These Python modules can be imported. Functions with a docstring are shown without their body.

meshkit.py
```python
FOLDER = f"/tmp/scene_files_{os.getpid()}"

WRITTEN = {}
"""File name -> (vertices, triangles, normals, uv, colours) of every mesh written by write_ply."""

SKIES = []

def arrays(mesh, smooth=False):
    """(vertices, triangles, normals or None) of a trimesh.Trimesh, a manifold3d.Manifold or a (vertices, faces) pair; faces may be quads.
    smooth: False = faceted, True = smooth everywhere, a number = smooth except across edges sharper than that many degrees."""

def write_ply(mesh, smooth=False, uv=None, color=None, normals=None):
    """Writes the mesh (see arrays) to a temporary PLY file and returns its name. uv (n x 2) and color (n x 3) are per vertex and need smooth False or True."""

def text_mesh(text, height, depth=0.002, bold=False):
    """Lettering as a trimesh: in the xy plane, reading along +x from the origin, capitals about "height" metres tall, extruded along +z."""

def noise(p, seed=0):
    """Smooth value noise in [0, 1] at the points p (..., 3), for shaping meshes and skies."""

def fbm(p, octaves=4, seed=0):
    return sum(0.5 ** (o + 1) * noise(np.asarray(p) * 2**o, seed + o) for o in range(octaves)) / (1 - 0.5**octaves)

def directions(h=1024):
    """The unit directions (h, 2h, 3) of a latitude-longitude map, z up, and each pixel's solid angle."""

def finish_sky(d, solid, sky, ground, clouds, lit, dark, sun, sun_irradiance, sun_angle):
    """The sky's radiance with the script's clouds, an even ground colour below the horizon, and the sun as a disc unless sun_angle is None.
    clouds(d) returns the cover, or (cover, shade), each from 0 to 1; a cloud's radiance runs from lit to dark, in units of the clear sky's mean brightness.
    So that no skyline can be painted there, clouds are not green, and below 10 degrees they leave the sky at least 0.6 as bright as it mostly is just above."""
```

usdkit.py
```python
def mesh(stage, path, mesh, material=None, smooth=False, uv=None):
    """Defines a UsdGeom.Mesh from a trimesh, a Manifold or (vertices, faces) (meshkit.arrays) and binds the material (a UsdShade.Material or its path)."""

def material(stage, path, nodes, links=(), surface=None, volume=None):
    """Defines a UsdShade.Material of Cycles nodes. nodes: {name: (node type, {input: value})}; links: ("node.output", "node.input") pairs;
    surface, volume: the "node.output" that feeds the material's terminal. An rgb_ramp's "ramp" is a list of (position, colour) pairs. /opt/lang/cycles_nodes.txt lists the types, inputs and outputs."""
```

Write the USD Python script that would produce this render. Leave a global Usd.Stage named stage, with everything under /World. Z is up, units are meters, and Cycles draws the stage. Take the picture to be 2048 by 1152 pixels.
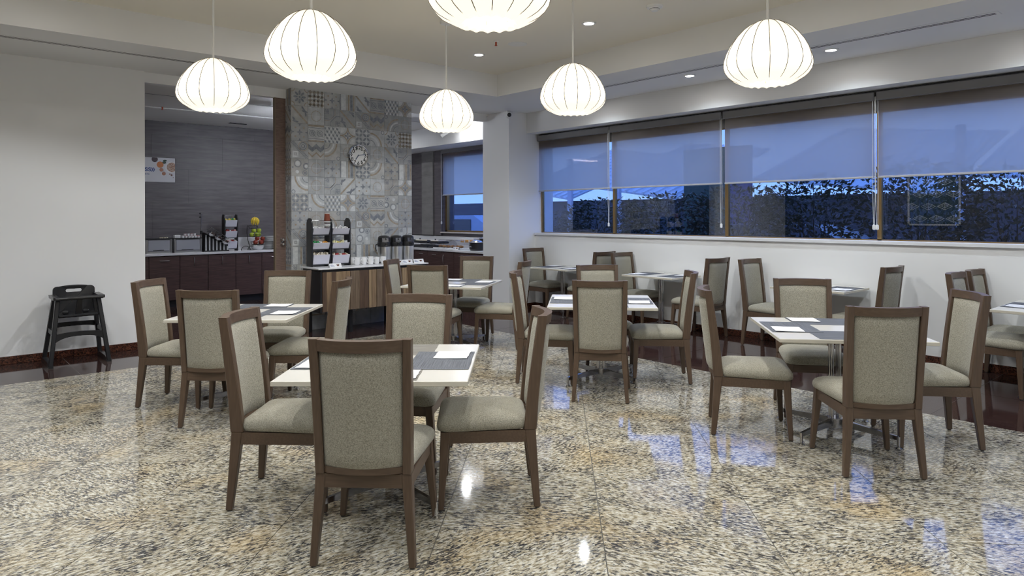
import math, random
import numpy as np, trimesh, usdkit, meshkit
from shapely.geometry import Polygon, Point, box as sbox, LineString
from shapely import affinity
from shapely.ops import unary_union
from pxr import Usd, UsdGeom, UsdLux, UsdShade, Gf, Sdf

# ------------------------------------------------------------------ camera, sky, exposure
stage = Usd.Stage.CreateInMemory()
UsdGeom.SetStageUpAxis(stage, 'Z'); UsdGeom.SetStageMetersPerUnit(stage, 1.0)
UsdGeom.Xform.Define(stage, '/World')
F_PX, YAW, ROLL, CX, CY, CAM_H = 1370.5, 0.84922, 0.002806, 1024.0, 431.4, 1.55
EXPOSURE = 0.0
SPOT, LENS_GLOW, PENDANT, BULB, KITCHEN_LIGHT = 2420.0, 110.0, 1.12, 150.0, 420.0
SKY_GAIN = 3.2
cam = UsdGeom.Camera.Define(stage, '/World/camera')
_F = np.array([math.cos(YAW), math.sin(YAW), 0]); _R = np.array([math.sin(YAW), -math.cos(YAW), 0]); _D = np.array([0, 0, -1.0])
_R, _D = math.cos(ROLL)*_R + math.sin(ROLL)*_D, -math.sin(ROLL)*_R + math.cos(ROLL)*_D
cam.AddTransformOp().Set(Gf.Matrix4d(*[float(v) for v in (*_R, 0, *(-_D), 0, *(-_F), 0, 0, 0, CAM_H, 1)]))
cam.CreateHorizontalApertureAttr(36.0); cam.CreateVerticalApertureAttr(36.0*1152/2048)
cam.CreateFocalLengthAttr(36.0*F_PX/2048)
cam.CreateVerticalApertureOffsetAttr(-36.0*(576-CY)/2048)
cam.CreateHorizontalApertureOffsetAttr(0.0)
cam.CreateClippingRangeAttr(Gf.Vec2f(0.05, 1000))
cam.CreateExposureAttr(EXPOSURE)

mat_cache = {}
def M(name, nodes, links=(), surface='p.BSDF'):
    mat_cache[name] = usdkit.material(stage, '/World/Looks/' + name, nodes, links, surface=surface)
    return mat_cache[name]

# dusk sky: deep blue overhead, paler towards the horizon, thin clouds
sky = usdkit.material(stage, '/World/Looks/dusk_sky', {
    'tc': ('texture_coordinate', {}), 'sx': ('separate_xyz', {}),
    'r': ('rgb_ramp', {'ramp': [(0.0, (.05, .09, .22)), (.5, (.30, .48, .92)), (.62, (.20, .39, .92)), (1.0, (.08, .19, .58))]}),
    'mr': ('map_range', {'from_min': -1.0, 'from_max': 1.0, 'to_min': 0.0, 'to_max': 1.0}),
    'n': ('noise_texture', {'scale': 3.0, 'detail': 4.0}), 'cr': ('rgb_ramp', {'ramp': [(.45, (0, 0, 0)), (.75, (.35, .35, .35))]}),
    'mx': ('mix_color', {'b': (.42, .52, .85)}), 'bg': ('background_shader', {'strength': SKY_GAIN})},
    [('tc.generated', 'sx.vector'), ('sx.z', 'mr.value'), ('mr.result', 'r.fac'), ('tc.generated', 'n.vector'), ('n.fac', 'cr.fac'),
     ('r.color', 'mx.a'), ('cr.color', 'mx.fac'), ('mx.result', 'bg.color')], surface='bg.background')
dome = UsdLux.DomeLight.Define(stage, '/World/sky')
dome.CreateIntensityAttr(1.0)
UsdShade.MaterialBindingAPI.Apply(dome.GetPrim()).Bind(sky)

# ------------------------------------------------------------------ materials
def plain(name, col, rough=.5, metal=0., spec=.5, bump=None, **kw):
    n = {'p': ('principled_bsdf', dict(base_color=col, roughness=rough, metallic=metal, specular_ior_level=spec, **kw))}
    l = []
    if bump:
        n['t'] = ('texture_coordinate', {}); n['n'] = ('noise_texture', {'scale': bump[0], 'detail': 3.0}); n['b'] = ('bump', {'strength': bump[1], 'distance': bump[2]})
        l = [('t.object', 'n.vector'), ('n.fac', 'b.height'), ('b.normal', 'p.normal')]
    return M(name, n, l)

def mottled(name, stops, scale, rough=.5, stretch=(1, 1, 1), rot=(0, 0, 0), spec=.5, detail=4.0, bump=0., dist=.002, metal=0., coat=0.):
    n = {'t': ('texture_coordinate', {}), 'm': ('mapping', {'scale': stretch, 'rotation': rot}), 'n': ('noise_texture', {'scale': scale, 'detail': detail, 'roughness': .6}),
         'r': ('rgb_ramp', {'ramp': stops}), 'p': ('principled_bsdf', dict(roughness=rough, specular_ior_level=spec, metallic=metal, coat_weight=coat))}
    l = [('t.object', 'm.vector'), ('m.vector', 'n.vector'), ('n.fac', 'r.fac'), ('r.color', 'p.base_color')]
    if bump:
        n['b'] = ('bump', {'strength': bump, 'distance': dist}); l += [('n.fac', 'b.height'), ('b.normal', 'p.normal')]
    return M(name, n, l)

WALL = plain('wall_paint', (.80, .80, .80), .6)
CEIL = plain('ceiling_paint', (.80, .79, .765), .7)
WHITE = plain('white_plastic', (.78, .78, .77), .35)
WPAPER = plain('white_paper', (.72, .72, .735), .8)
BLACK = plain('black_plastic', (.018, .018, .02), .32)
BLACKM = plain('black_steel', (.02, .02, .022), .4)
CHROME = plain('chrome', (.62, .62, .64), .09, 1.0)
STEEL = plain('brushed_steel', (.80, .80, .80), .24, 1.0)
CHROME_DARK = plain('chrome_base', (.36, .36, .38), .16, 1.0)
BRONZE = plain('window_bronze', (.32, .21, .09), .35, .7)
QUARTZ = mottled('quartz_counter', [(0, (.66, .66, .68)), (1, (.80, .80, .82))], 90, .18)
TABLE_TOP = mottled('cream_laminate', [(0, (.585, .565, .52)), (1, (.635, .615, .57))], 3, .22)
TABLE_EDGE = plain('cream_edge', (.60, .565, .48), .35)
WOOD = mottled('walnut_wood', [(0, (.066, .041, .026)), (.5, (.098, .063, .041)), (1, (.134, .091, .061))], 9, .38, (9, 9, 1.0), detail=2.0)
WOODH = mottled('walnut_wood_rail', [(0, (.066, .041, .026)), (.5, (.098, .063, .041)), (1, (.134, .091, .061))], 9, .38, (1.0, 9, 9), detail=2.0)
FOOT = plain('nylon_glide', (.05, .05, .05), .6)
GRANITE = []
for i, ang in enumerate((.35, .75, 1.2, .05)):
    GRANITE.append(M('light_granite_%d' % i, {
        'g': ('geometry', {}), 'm': ('mapping', {'rotation': (0, 0, ang), 'location': (i*3.7, i*1.9, i*.7)}), 'm2': ('mapping', {'scale': (.42, 1.0, 1.0)}),
        'n1': ('noise_texture', {'scale': 88.0, 'detail': 3.5, 'roughness': .66, 'distortion': .4}),
        'n2': ('noise_texture', {'scale': 60.0, 'detail': 3.0, 'roughness': .65}),
        'n3': ('noise_texture', {'scale': 2.2, 'detail': 1.0}),
        'ndark': ('noise_texture', {'scale': 7.0, 'detail': 1.5}),
        'add': ('math', {'math_type': 'multiply_add', 'value2': .30, 'value3': -.15}), 'sum': ('math', {'math_type': 'add'}),
        'speck': ('rgb_ramp', {'ramp': [(.36, (1, 1, 1)), (.43, (.72, .72, .72)), (.48, (.25, .25, .25)), (.53, (0, 0, 0))]}),
        'base': ('rgb_ramp', {'ramp': [(.33, (.15, .128, .085)), (.44, (.34, .297, .21)), (.53, (.50, .462, .37)), (.66, (.64, .625, .565))]}),
        'warm': ('rgb_ramp', {'ramp': [(.52, (.0, .0, .0)), (.72, (.55, .55, .55))]}),
        'wmix': ('mix_color', {'blend_type': 'multiply', 'b': (1.0, .80, .50)}),
        'smix': ('mix_color', {'b': (.035, .036, .042)}),
        'p': ('principled_bsdf', {'roughness': .06, 'specular_ior_level': .7})},
        [('g.position', 'm.vector'), ('m.vector', 'm2.vector'), ('m2.vector', 'n1.vector'), ('m2.vector', 'n2.vector'), ('g.position', 'n3.vector'), ('m.vector', 'ndark.vector'),
         ('ndark.fac', 'add.value1'), ('add.value', 'sum.value1'), ('n1.fac', 'sum.value2'), ('sum.value', 'speck.fac'), ('n2.fac', 'base.fac'), ('n3.fac', 'warm.fac'),
         ('base.color', 'wmix.a'), ('warm.color', 'wmix.fac'), ('wmix.result', 'smix.a'), ('speck.color', 'smix.fac'), ('smix.result', 'p.base_color')]))
def dark_granite(name, lo, hi, rough):
    return M(name, {'g': ('geometry', {}), 'n': ('noise_texture', {'scale': 85.0, 'detail': 4.0, 'roughness': .65}),
        'r': ('rgb_ramp', {'ramp': [(.36, (.008, .007, .008)), (.47, lo), (.62, hi)]}), 'p': ('principled_bsdf', {'roughness': rough, 'specular_ior_level': .6})},
        [('g.position', 'n.vector'), ('n.fac', 'r.fac'), ('r.color', 'p.base_color')])
DARKGRAN = dark_granite('dark_granite', (.028, .015, .013), (.075, .036, .030), .06)
REDGRAN = dark_granite('red_granite', (.050, .018, .012), (.15, .055, .032), .12)
JOINT = plain('floor_joint', (.10, .095, .085), .7)
JOINT_LIGHT = plain('border_joint', (.30, .29, .28), .6)
def fabric(name, a, b):
    return M(name, {'t': ('texture_coordinate', {}), 'mx': ('mapping', {'scale': (140, 500, 200)}), 'my': ('mapping', {'scale': (500, 140, 500)}),
        'n1': ('noise_texture', {'scale': 1.0, 'detail': 2.0}), 'n2': ('noise_texture', {'scale': 1.0, 'detail': 2.0}),
        'ad': ('math', {'math_type': 'add'}), 'hf': ('math', {'math_type': 'multiply', 'value2': .5}),
        'r': ('rgb_ramp', {'ramp': [(.36, a), (.62, b)]}),
        'p': ('principled_bsdf', {'roughness': .9, 'specular_ior_level': .2, 'sheen_weight': .15})},
        [('t.object', 'mx.vector'), ('t.object', 'my.vector'), ('mx.vector', 'n1.vector'), ('my.vector', 'n2.vector'), ('n1.fac', 'ad.value1'), ('n2.fac', 'ad.value2'),
         ('ad.value', 'hf.value1'), ('hf.value', 'r.fac'), ('r.color', 'p.base_color')])
FABRIC = fabric('linen_upholstery', (.165, .157, .122), (.44, .415, .34))
def mat_weave(name, c1, c2, sc=(3, 130, 1)):
    return mottled(name, [(.3, c1), (.7, c2)], 1.6, .75, sc, bump=.25, dist=.001, detail=5.0)
PMAT = mat_weave('grey_placemat', (.040, .044, .054), (.145, .155, .18))
PMATB = mat_weave('taupe_placemat', (.075, .07, .06), (.26, .245, .215))
STONE = mottled('grey_stone', [(.3, (.085, .076, .084)), (.5, (.112, .102, .111)), (.7, (.145, .131, .138))], 2.6, .45, (1, 1, 9), detail=5.0)
STONE2 = mottled('grey_stone_lighter', [(.3, (.17, .165, .165)), (.7, (.24, .235, .23))], 3.0, .5, (1, 1, 3), detail=6.0)
DARKWOOD = mottled('dark_wood', [(.3, (.046, .026, .025)), (.7, (.105, .062, .056))], 4, .35, (1.2, 1.2, 26), detail=5.0)
DOORWOOD = mottled('door_wood', [(.3, (.13, .085, .07)), (.7, (.24, .165, .135))], 4, .4, (3, 3, 20), detail=5.0)
PLANKS = [mottled('reclaimed_plank_%d' % i, [(.25, a), (.75, b)], 5, .55, (9, 9, .8), detail=5.0) for i, (a, b) in enumerate([
    ((0.070, 0.039, 0.022), (0.202, 0.124, 0.070)), ((0.132, 0.085, 0.046), (0.310, 0.209, 0.124)), ((0.093, 0.062, 0.040), (0.225, 0.163, 0.109)), ((0.054, 0.031, 0.020), (0.132, 0.081, 0.050)), ((0.171, 0.116, 0.065), (0.372, 0.264, 0.155))])]
SHADE = M('pendant_shade', {'d': ('diffuse_bsdf', {'color': (.45, .42, .36)}), 'e': ('emission', {'color': (1.0, .905, .73), 'strength': PENDANT}), 'a': ('add_closure', {})},
    [('d.BSDF', 'a.closure1'), ('e.emission', 'a.closure2')], 'a.closure')
RIB = plain('shade_rib', (.17, .14, .11), .5)
LENS = M('downlight_lens', {'e': ('emission', {'color': (1.0, .97, .92), 'strength': LENS_GLOW})}, (), 'e.emission')
LENSK = M('kitchen_downlight_lens', {'e': ('emission', {'color': (.95, .97, 1.0), 'strength': KITCHEN_LIGHT})}, (), 'e.emission')
GLASS = M('window_glass', {'t': ('transparent_bsdf', {'color': (.62, .68, .78)}), 'g': ('glossy_bsdf', {'color': (1, 1, 1), 'roughness': .0}), 'f': ('fresnel', {}), 'geo': ('geometry', {}), 'io': ('math', {'math_type': 'multiply_add', 'value2': -1.374, 'value3': 1.9}), 'm': ('mix_closure', {})},
    [('geo.backfacing', 'io.value1'), ('io.value', 'f.IOR'), ('f.fac', 'm.fac'), ('t.BSDF', 'm.closure1'), ('g.BSDF', 'm.closure2')], 'm.closure')
ACRYL = M('clear_acrylic', {'t': ('transparent_bsdf', {'color': (.86, .87, .9)}), 'g': ('glossy_bsdf', {'roughness': .05}), 'f': ('fresnel', {}), 'geo': ('geometry', {}), 'io': ('math', {'math_type': 'multiply_add', 'value2': -.76, 'value3': 1.45}), 'm': ('mix_closure', {})},
    [('geo.backfacing', 'io.value1'), ('io.value', 'f.IOR'), ('f.fac', 'm.fac'), ('t.BSDF', 'm.closure1'), ('g.BSDF', 'm.closure2')], 'm.closure')
SCREEN = M('blind_screen', {'d': ('diffuse_bsdf', {'color': (.34, .33, .335)}), 'tl': ('translucent_bsdf', {'color': (.94, .82, .66)}), 'tr': ('transparent_bsdf', {'color': (.97, .80, .66)}),
    'm1': ('mix_closure', {'fac': .80}), 'm2': ('mix_closure', {'fac': .15})},
    [('d.BSDF', 'm1.closure1'), ('tl.BSDF', 'm1.closure2'), ('m1.closure', 'm2.closure1'), ('tr.BSDF', 'm2.closure2')], 'm2.closure')
CASSETTE = plain('blind_cassette_grey', (.20, .195, .20), .5)
LBAR = plain('blind_bar', (.50, .50, .52), .4)

# ------------------------------------------------------------------ helpers
used = {}
def path_for(name, parent):
    base = (parent.GetPath().pathString if parent is not None else '/World') + '/'
    k = used.get(base + name, 0); used[base + name] = k + 1
    return base + (name if k == 0 else '%s_%03d' % (name, k))
def tag(p, label=None, cat=None, group=None, kind=None):
    p = p.GetPrim() if hasattr(p, 'GetPrim') else p
    for k, v in (('label', label), ('category', cat), ('group', group), ('kind', kind)):
        if v: p.SetCustomDataByKey(k, v)
    return p
def cat(ms): return ms if not isinstance(ms, (list, tuple)) else trimesh.util.concatenate(ms)
def obj(name, mesh, mat, parent=None, smooth=30, label=None):
    m = usdkit.mesh(stage, path_for(name, parent), cat(mesh), mat, smooth=smooth)
    if label: tag(m, label)
    return m.GetPrim()
def thing(name, label, category, loc=(0, 0, 0), rotz=0., group=None, kind=None, scale=None):
    x = UsdGeom.Xform.Define(stage, path_for(name, None))
    x.AddTranslateOp().Set(Gf.Vec3d(*map(float, loc))); x.AddRotateZOp().Set(float(math.degrees(rotz)))
    if scale: x.AddScaleOp().Set(Gf.Vec3f(*scale))
    return tag(x, label, category, group, kind)
def dup(root, loc, rotz=0., label=None, group=None, scale=None):
    was = dict(root.GetCustomData())
    r = thing(root.GetName().rstrip('0123456789').rstrip('_') if root.GetName()[-1].isdigit() else root.GetName(), label or was['label'], was['category'], loc, rotz, group or was.get('group'), scale=scale)
    r.GetReferences().AddInternalReference(root.GetPath()); r.SetInstanceable(True)
    return r
def struct(name, mesh, mat, smooth=30): return tag(obj(name, mesh, mat, None, smooth), kind='structure')
def sgroup(name):
    x = UsdGeom.Xform.Define(stage, path_for(name, None)); return tag(x, kind='structure')
def bx(x0, x1, y0, y1, z0, z1, b=0.):
    x0, x1 = min(x0, x1), max(x0, x1); y0, y1 = min(y0, y1), max(y0, y1); z0, z1 = min(z0, z1), max(z0, z1)
    if b <= 0:
        m = trimesh.creation.box([x1-x0, y1-y0, z1-z0]); m.apply_translation([(x0+x1)/2, (y0+y1)/2, (z0+z1)/2]); return m
    b = min(b, (x1-x0)*.45, (y1-y0)*.45, (z1-z0)*.45); pts = []
    for sx in (0, 1):
        for sy in (0, 1):
            for sz in (0, 1):
                X, Y, Z = (x0, x1)[sx], (y0, y1)[sy], (z0, z1)[sz]; dx, dy, dz = (1-2*sx)*b, (1-2*sy)*b, (1-2*sz)*b
                pts += [(X, Y+dy, Z+dz), (X+dx, Y, Z+dz), (X+dx, Y+dy, Z)]
    return trimesh.convex.convex_hull(np.array(pts))
def hull(pts): return trimesh.convex.convex_hull(np.array(pts, float))
def taper(p0, s0, p1, s1, b=.004):
    "a leg of rectangular section s0 = (wx, wy) at p0 tapering to s1 at p1, edges chamfered"
    pts = []
    for p, s in ((p0, s0), (p1, s1)):
        hx, hy = s[0]/2, s[1]/2
        for sx in (-1, 1):
            for sy in (-1, 1): pts += [(p[0]+sx*(hx-b), p[1]+sy*hy, p[2]), (p[0]+sx*hx, p[1]+sy*(hy-b), p[2])]
    return hull(pts)
def tube(pts, r, n=8, cap=True):
    p = np.array(pts, float); rr = np.broadcast_to(np.asarray(r, float), (len(p),))
    t = np.gradient(p, axis=0); t /= np.linalg.norm(t, axis=1, keepdims=True) + 1e-12
    ref = np.array([0, 0, 1.0]) if abs(t[:, 2]).mean() < .8 else np.array([1.0, 0, 0])
    a = np.cross(t, ref); a /= np.linalg.norm(a, axis=1, keepdims=True) + 1e-12; b = np.cross(t, a)
    an = np.arange(n)*2*math.pi/n
    v = p[:, None] + rr[:, None, None]*(np.cos(an)[None, :, None]*a[:, None] + np.sin(an)[None, :, None]*b[:, None])
    f = []
    for i in range(len(p)-1):
        for j in range(n):
            q = (i*n+j, i*n+(j+1) % n, (i+1)*n+(j+1) % n, (i+1)*n+j); f += [(q[0], q[2], q[1]), (q[0], q[3], q[2])]
    v = v.reshape(-1, 3)
    if cap:
        v = np.vstack([v, p[0], p[-1]]); c0, c1 = len(v)-2, len(v)-1; e = (len(p)-1)*n
        for j in range(n): f += [(c0, j, (j+1) % n), (c1, e+(j+1) % n, e+j)]
    return trimesh.Trimesh(v, np.array(f)[:, ::-1] if False else np.array(f), process=False)
def lathe(prof, n=32, at=(0, 0, 0)):
    p = np.array(prof, float); an = np.arange(n)*2*math.pi/n
    v = np.stack([p[:, None, 0]*np.cos(an), p[:, None, 0]*np.sin(an), np.repeat(p[:, 1:2], n, 1)], -1).reshape(-1, 3); f = []
    for i in range(len(p)-1):
        for j in range(n):
            a, b, c, d = i*n+j, i*n+(j+1) % n, (i+1)*n+(j+1) % n, (i+1)*n+j; f += [(a, b, c), (a, c, d)]
    m = trimesh.Trimesh(v + np.array(at), np.array(f), process=False)
    return m
def cyl(r, z0, z1, at=(0, 0), n=24): return lathe([(0.0001, z0), (r, z0), (r, z1), (.0001, z1)], n, (at[0], at[1], 0))
def prism(poly, z0, z1):
    ps = poly.geoms if hasattr(poly, 'geoms') else [poly]; out = []
    for q in ps:
        if q.geom_type == 'Polygon' and q.area > 1e-7:
            m = trimesh.creation.extrude_polygon(q, z1-z0); m.apply_translation([0, 0, z0]); out.append(m)
    return trimesh.util.concatenate(out) if out else None
def xf(m, rot=None, axis=(0, 0, 1), t=(0, 0, 0)):
    m = m.copy()
    if rot: m.apply_transform(trimesh.transformations.rotation_matrix(rot, axis))
    m.apply_translation(t); return m
def to_xz(m, y): 
    "mesh drawn in xy with +z towards the viewer -> upright in the plane y, facing -y"
    m = m.copy(); v = np.array(m.vertices); m.vertices = np.c_[v[:, 0], y - v[:, 2], v[:, 1]]; return m
def sphere(r, at, sub=2, sc=(1, 1, 1)):
    m = trimesh.creation.icosphere(sub, r); m.vertices = np.array(m.vertices)*np.array(sc) + np.array(at); return m
def rrect(x0, x1, y0, y1, r): return sbox(x0+r, y0+r, x1-r, y1-r).buffer(r, quad_segs=4)
# ------------------------------------------------------------------ the room shell
YL, XR, XH, XG = 8.93, 7.975, 7.78, 8.13          # left wall, right wall, head beam face, window glass
ZS, ZC, ZK = 3.267, 3.58, 3.24                     # soffit, recess ceiling, kitchen ceiling
BX, BY = 5.94, 7.85                                # edge of the light granite field
X0, Y0 = -1.3, -2.4
rng = random.Random(7)

fl = sgroup('floor')
obj('joint_bed', bx(X0, BX, Y0, BY, -.08, -.003), JOINT, fl)
obj('joint_bed', [bx(X0, BX, BY, 13.3, -.08, -.003), bx(BX, 8.3, Y0, 13.3, -.08, -.003)], JOINT_LIGHT, fl)
S = .797; g = .0016
def slab(poly, mat):
    top = poly.buffer(-.0012, join_style=2)
    m = trimesh.creation.extrude_polygon(poly, .02); m.apply_translation([0, 0, -.02])
    v = np.array(m.vertices); up = v[:, 2] > -.001                      # a small arris at the upper edge
    c = np.array(poly.centroid.coords[0]); d = v[up, :2] - c; v[up, :2] = c + d*(1 - .0010/np.maximum(np.linalg.norm(d, axis=1), .05))[:, None]
    m.vertices = v; return m
field = sbox(X0, Y0, BX, BY); r2 = math.sqrt(.5)
cells = []
for i in range(-8, 12):
    for j in range(-6, 16):
        p0, q0 = 3.361 + S*(j-4), -.576 + S*(i-2)
        cs = [(p0+g, q0+g), (p0+S-g, q0+g), (p0+S-g, q0+S-g), (p0+g, q0+S-g)]
        pl = Polygon([((p+q)*r2, (p-q)*r2) for p, q in cs]).intersection(field)
        if pl.geom_type == 'Polygon' and pl.area > .003: cells.append(pl)
for pl in cells: obj('granite_tile', slab(pl, 0), GRANITE[rng.choice((0, 0, 1, 2, 3))], fl, smooth=False)
for k in range(-3, 8):
    x0, x1 = max(1.264 + .884*k, X0), min(1.264 + .884*(k+1), 8.2)
    if x1 - x0 < .05: continue
    for y0, y1 in ((BY, 8.92), (8.92, 9.95), (9.95, 10.98), (10.98, 12.01), (12.01, 13.2)):
        a0, a1 = x0, x1
        if a1 > BX and y1 <= 8.93: a1 = min(a1, BX)
        if a1 - a0 > .03: obj('dark_tile', slab(sbox(a0+g, y0+g, a1-g, y1-g), 0), DARKGRAN, fl, smooth=False)
for k in range(13):
    y1 = 8.92 - .884*k; y0 = max(y1 - .884, Y0)
    for x0, x1 in ((BX, 6.957), (6.957, 7.975)): obj('dark_tile', slab(sbox(x0+g, y0+g, x1-g, y1-g), 0), DARKGRAN, fl, smooth=False)

ce = sgroup('ceiling')
RX0, RY0, RX1, RY1 = -.1, -.9, 6.37, 7.56
obj('recess_panel', bx(RX0-.1, RX1+.1, RY0-.1, RY1+.1, ZC, ZC+.1), plain('cream_ceiling_paint', (.82, .78, .69), .7), ce)  # warm glow of the pendants is tinted into the panel colour
obj('soffit', bx(X0, 8.2, RY1, 9.0, ZS, ZC+.05), WALL, ce); obj('soffit', bx(RX1, 8.2, Y0, RY1, ZS, ZC+.05), WALL, ce)
obj('soffit', bx(X0, RX0, Y0, RY1, ZS, ZC+.05), WALL, ce); obj('soffit', bx(RX0, RX1, Y0, RY0, ZS, ZC+.05), WALL, ce)
obj('kitchen_ceiling', bx(.7, 8.3, 9.0, 13.3, ZK, ZK+.2), CEIL, ce)
obj('kitchen_ceiling_seam', [bx(.8, 7.5, 10.35, 10.362, ZK-.004, ZK), bx(.8, 7.5, 11.55, 11.562, ZK-.004, ZK)], plain('seam_shadow', (.25, .25, .26), .7), ce)  # thin grey strips mark the ceiling seams

struct('wall_left', bx(X0, 2.09, YL, 9.08, 0, ZS), WALL)
struct('wall_back', bx(X0, 8.2, Y0-.12, Y0, 0, ZC), WALL); struct('wall_camera_side', bx(X0-.12, X0, Y0-.12, 9.08, 0, ZC), plain('dark_panelling', (.10, .09, .085), .6))
struct('wall_right', [bx(XR, 8.25, Y0, 8.47, -.05, 1.225), bx(XH, 8.25, Y0, 8.47, 2.93, ZS)], WALL)
struct('trim_4', bx(8.078, 8.25, Y0, 8.468, 2.70, 2.93), plain('window_head', (.06, .06, .065), .5))
struct('wall_pillar', bx(7.39, 8.4, 8.47, 9.15, 0, ZS), WALL)
wk = sgroup('wall_kitchen_rear')
wv = sgroup('wall_kitchen_window')
obj('core', bx(.7, 8.4, 13.22, 13.35, 0, 3.4), STONE, wk)
struct('wall_kitchen_left', bx(.68, .8, 9.08, 13.2, 0, 3.4), STONE)
obj('window_wall', [bx(8.12, 8.4, 9.15, 13.21, 0, 1.225), bx(8.2, 8.4, 9.15, 13.21, 2.75, 3.3), bx(8.12, 8.4, 11.34, 13.21, 1.2, 3.3)], STONE, wv)
for r in range(6):
    z0, z1 = .0 + .6*r, min(.6*(r+1), ZK)
    if z1 <= z0: continue
    for k in range(-1, 6):
        x0 = .8 + 1.2*k + .6*(r % 2); x1 = min(x0+1.2, 8.1); x0 = max(x0, .8)
        if x1 - x0 > .02: obj('wall_panel', bx(x0+.0005, x1-.0005, 13.2, 13.225, z0+.0005, z1-.0005, .0006), STONE, wk, smooth=False)
for y0, y1, dx, mt in ((11.36, 11.60, .035, STONE), (11.62, 12.02, .06, STONE2), (12.04, 13.19, .035, STONE)):
    for z0, z1 in ((1.16, 1.80), (1.80, 2.40), (2.40, 2.88)): obj('wall_panel', bx(8.12-dx, 8.13, y0, y1, z0+.001, z1-.001, .001), mt, wv, smooth=False)
struct('trim_5', bx(7.5, 8.3, 9.15, 13.2, 2.88, ZK+.02), WALL)
struct('trim_1', [bx(2.09, 3.84, 8.985, 9.08, 3.145, ZS), bx(5.72, 7.34, 8.985, 9.08, 3.145, ZS)], WALL)
struct('trim_2', bx(XR-.03, XG, Y0, 8.466, 1.222, 1.262, .004), plain('sill_white', (.72, .72, .74), .3))
struct('baseboard_left', bx(X0, 2.105, YL-.018, YL, 0, .083, .003), REDGRAN)
struct('baseboard_right', bx(XR-.018, XR, Y0, 8.47, 0, .083, .003), REDGRAN)
struct('baseboard_pillar', [bx(7.372, 7.39, 8.452, 9.15, 0, .083, .003), bx(7.372, XR-.018, 8.452, 8.47, 0, .083, .003)], REDGRAN)

# ------------------------------------------------------------------ the tiled column
TONE = {'d': mottled('print_blue_grey', [(.3, (0.158, 0.176, 0.211)), (.7, (0.300, 0.321, 0.351))], 26, .5),
        't': mottled('print_tan', [(.3, (0.300, 0.245, 0.187)), (.7, (0.450, 0.398, 0.328))], 26, .5),
        'l': mottled('print_pale', [(.3, (0.510, 0.535, 0.554)), (.7, (0.705, 0.727, 0.733))], 26, .5)}
TILEB = [mottled('tile_grey_%d' % i, [(.3, a), (.7, b)], 9, .42, detail=6.0) for i, (a, b) in enumerate([
    ((0.300, 0.314, 0.328), (0.495, 0.513, 0.523)), ((0.352, 0.360, 0.359), (0.555, 0.558, 0.546)), ((0.300, 0.298, 0.289), (0.465, 0.459, 0.445)), ((0.405, 0.428, 0.445), (0.600, 0.620, 0.632)), ((0.315, 0.329, 0.343), (0.450, 0.459, 0.468))])]
def arc(cx, cy, r, w, a0=0, a1=360, n=28):
    a = np.radians(np.linspace(a0, a1, n)); return LineString([(cx+r*math.cos(t), cy+r*math.sin(t)) for t in a]).buffer(w/2, cap_style=2)
def line(*p, w=.05): return LineString(p).buffer(w/2, cap_style=2, join_style=2)
def rot(p, a): return affinity.rotate(p, a, origin=(0, 0))
def petal(l, w): return Point(0, w*0).buffer(1).intersection(Point(0, 0).buffer(1)) and affinity.scale(Point(0, 0).buffer(.5, quad_segs=5), w, l)
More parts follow.
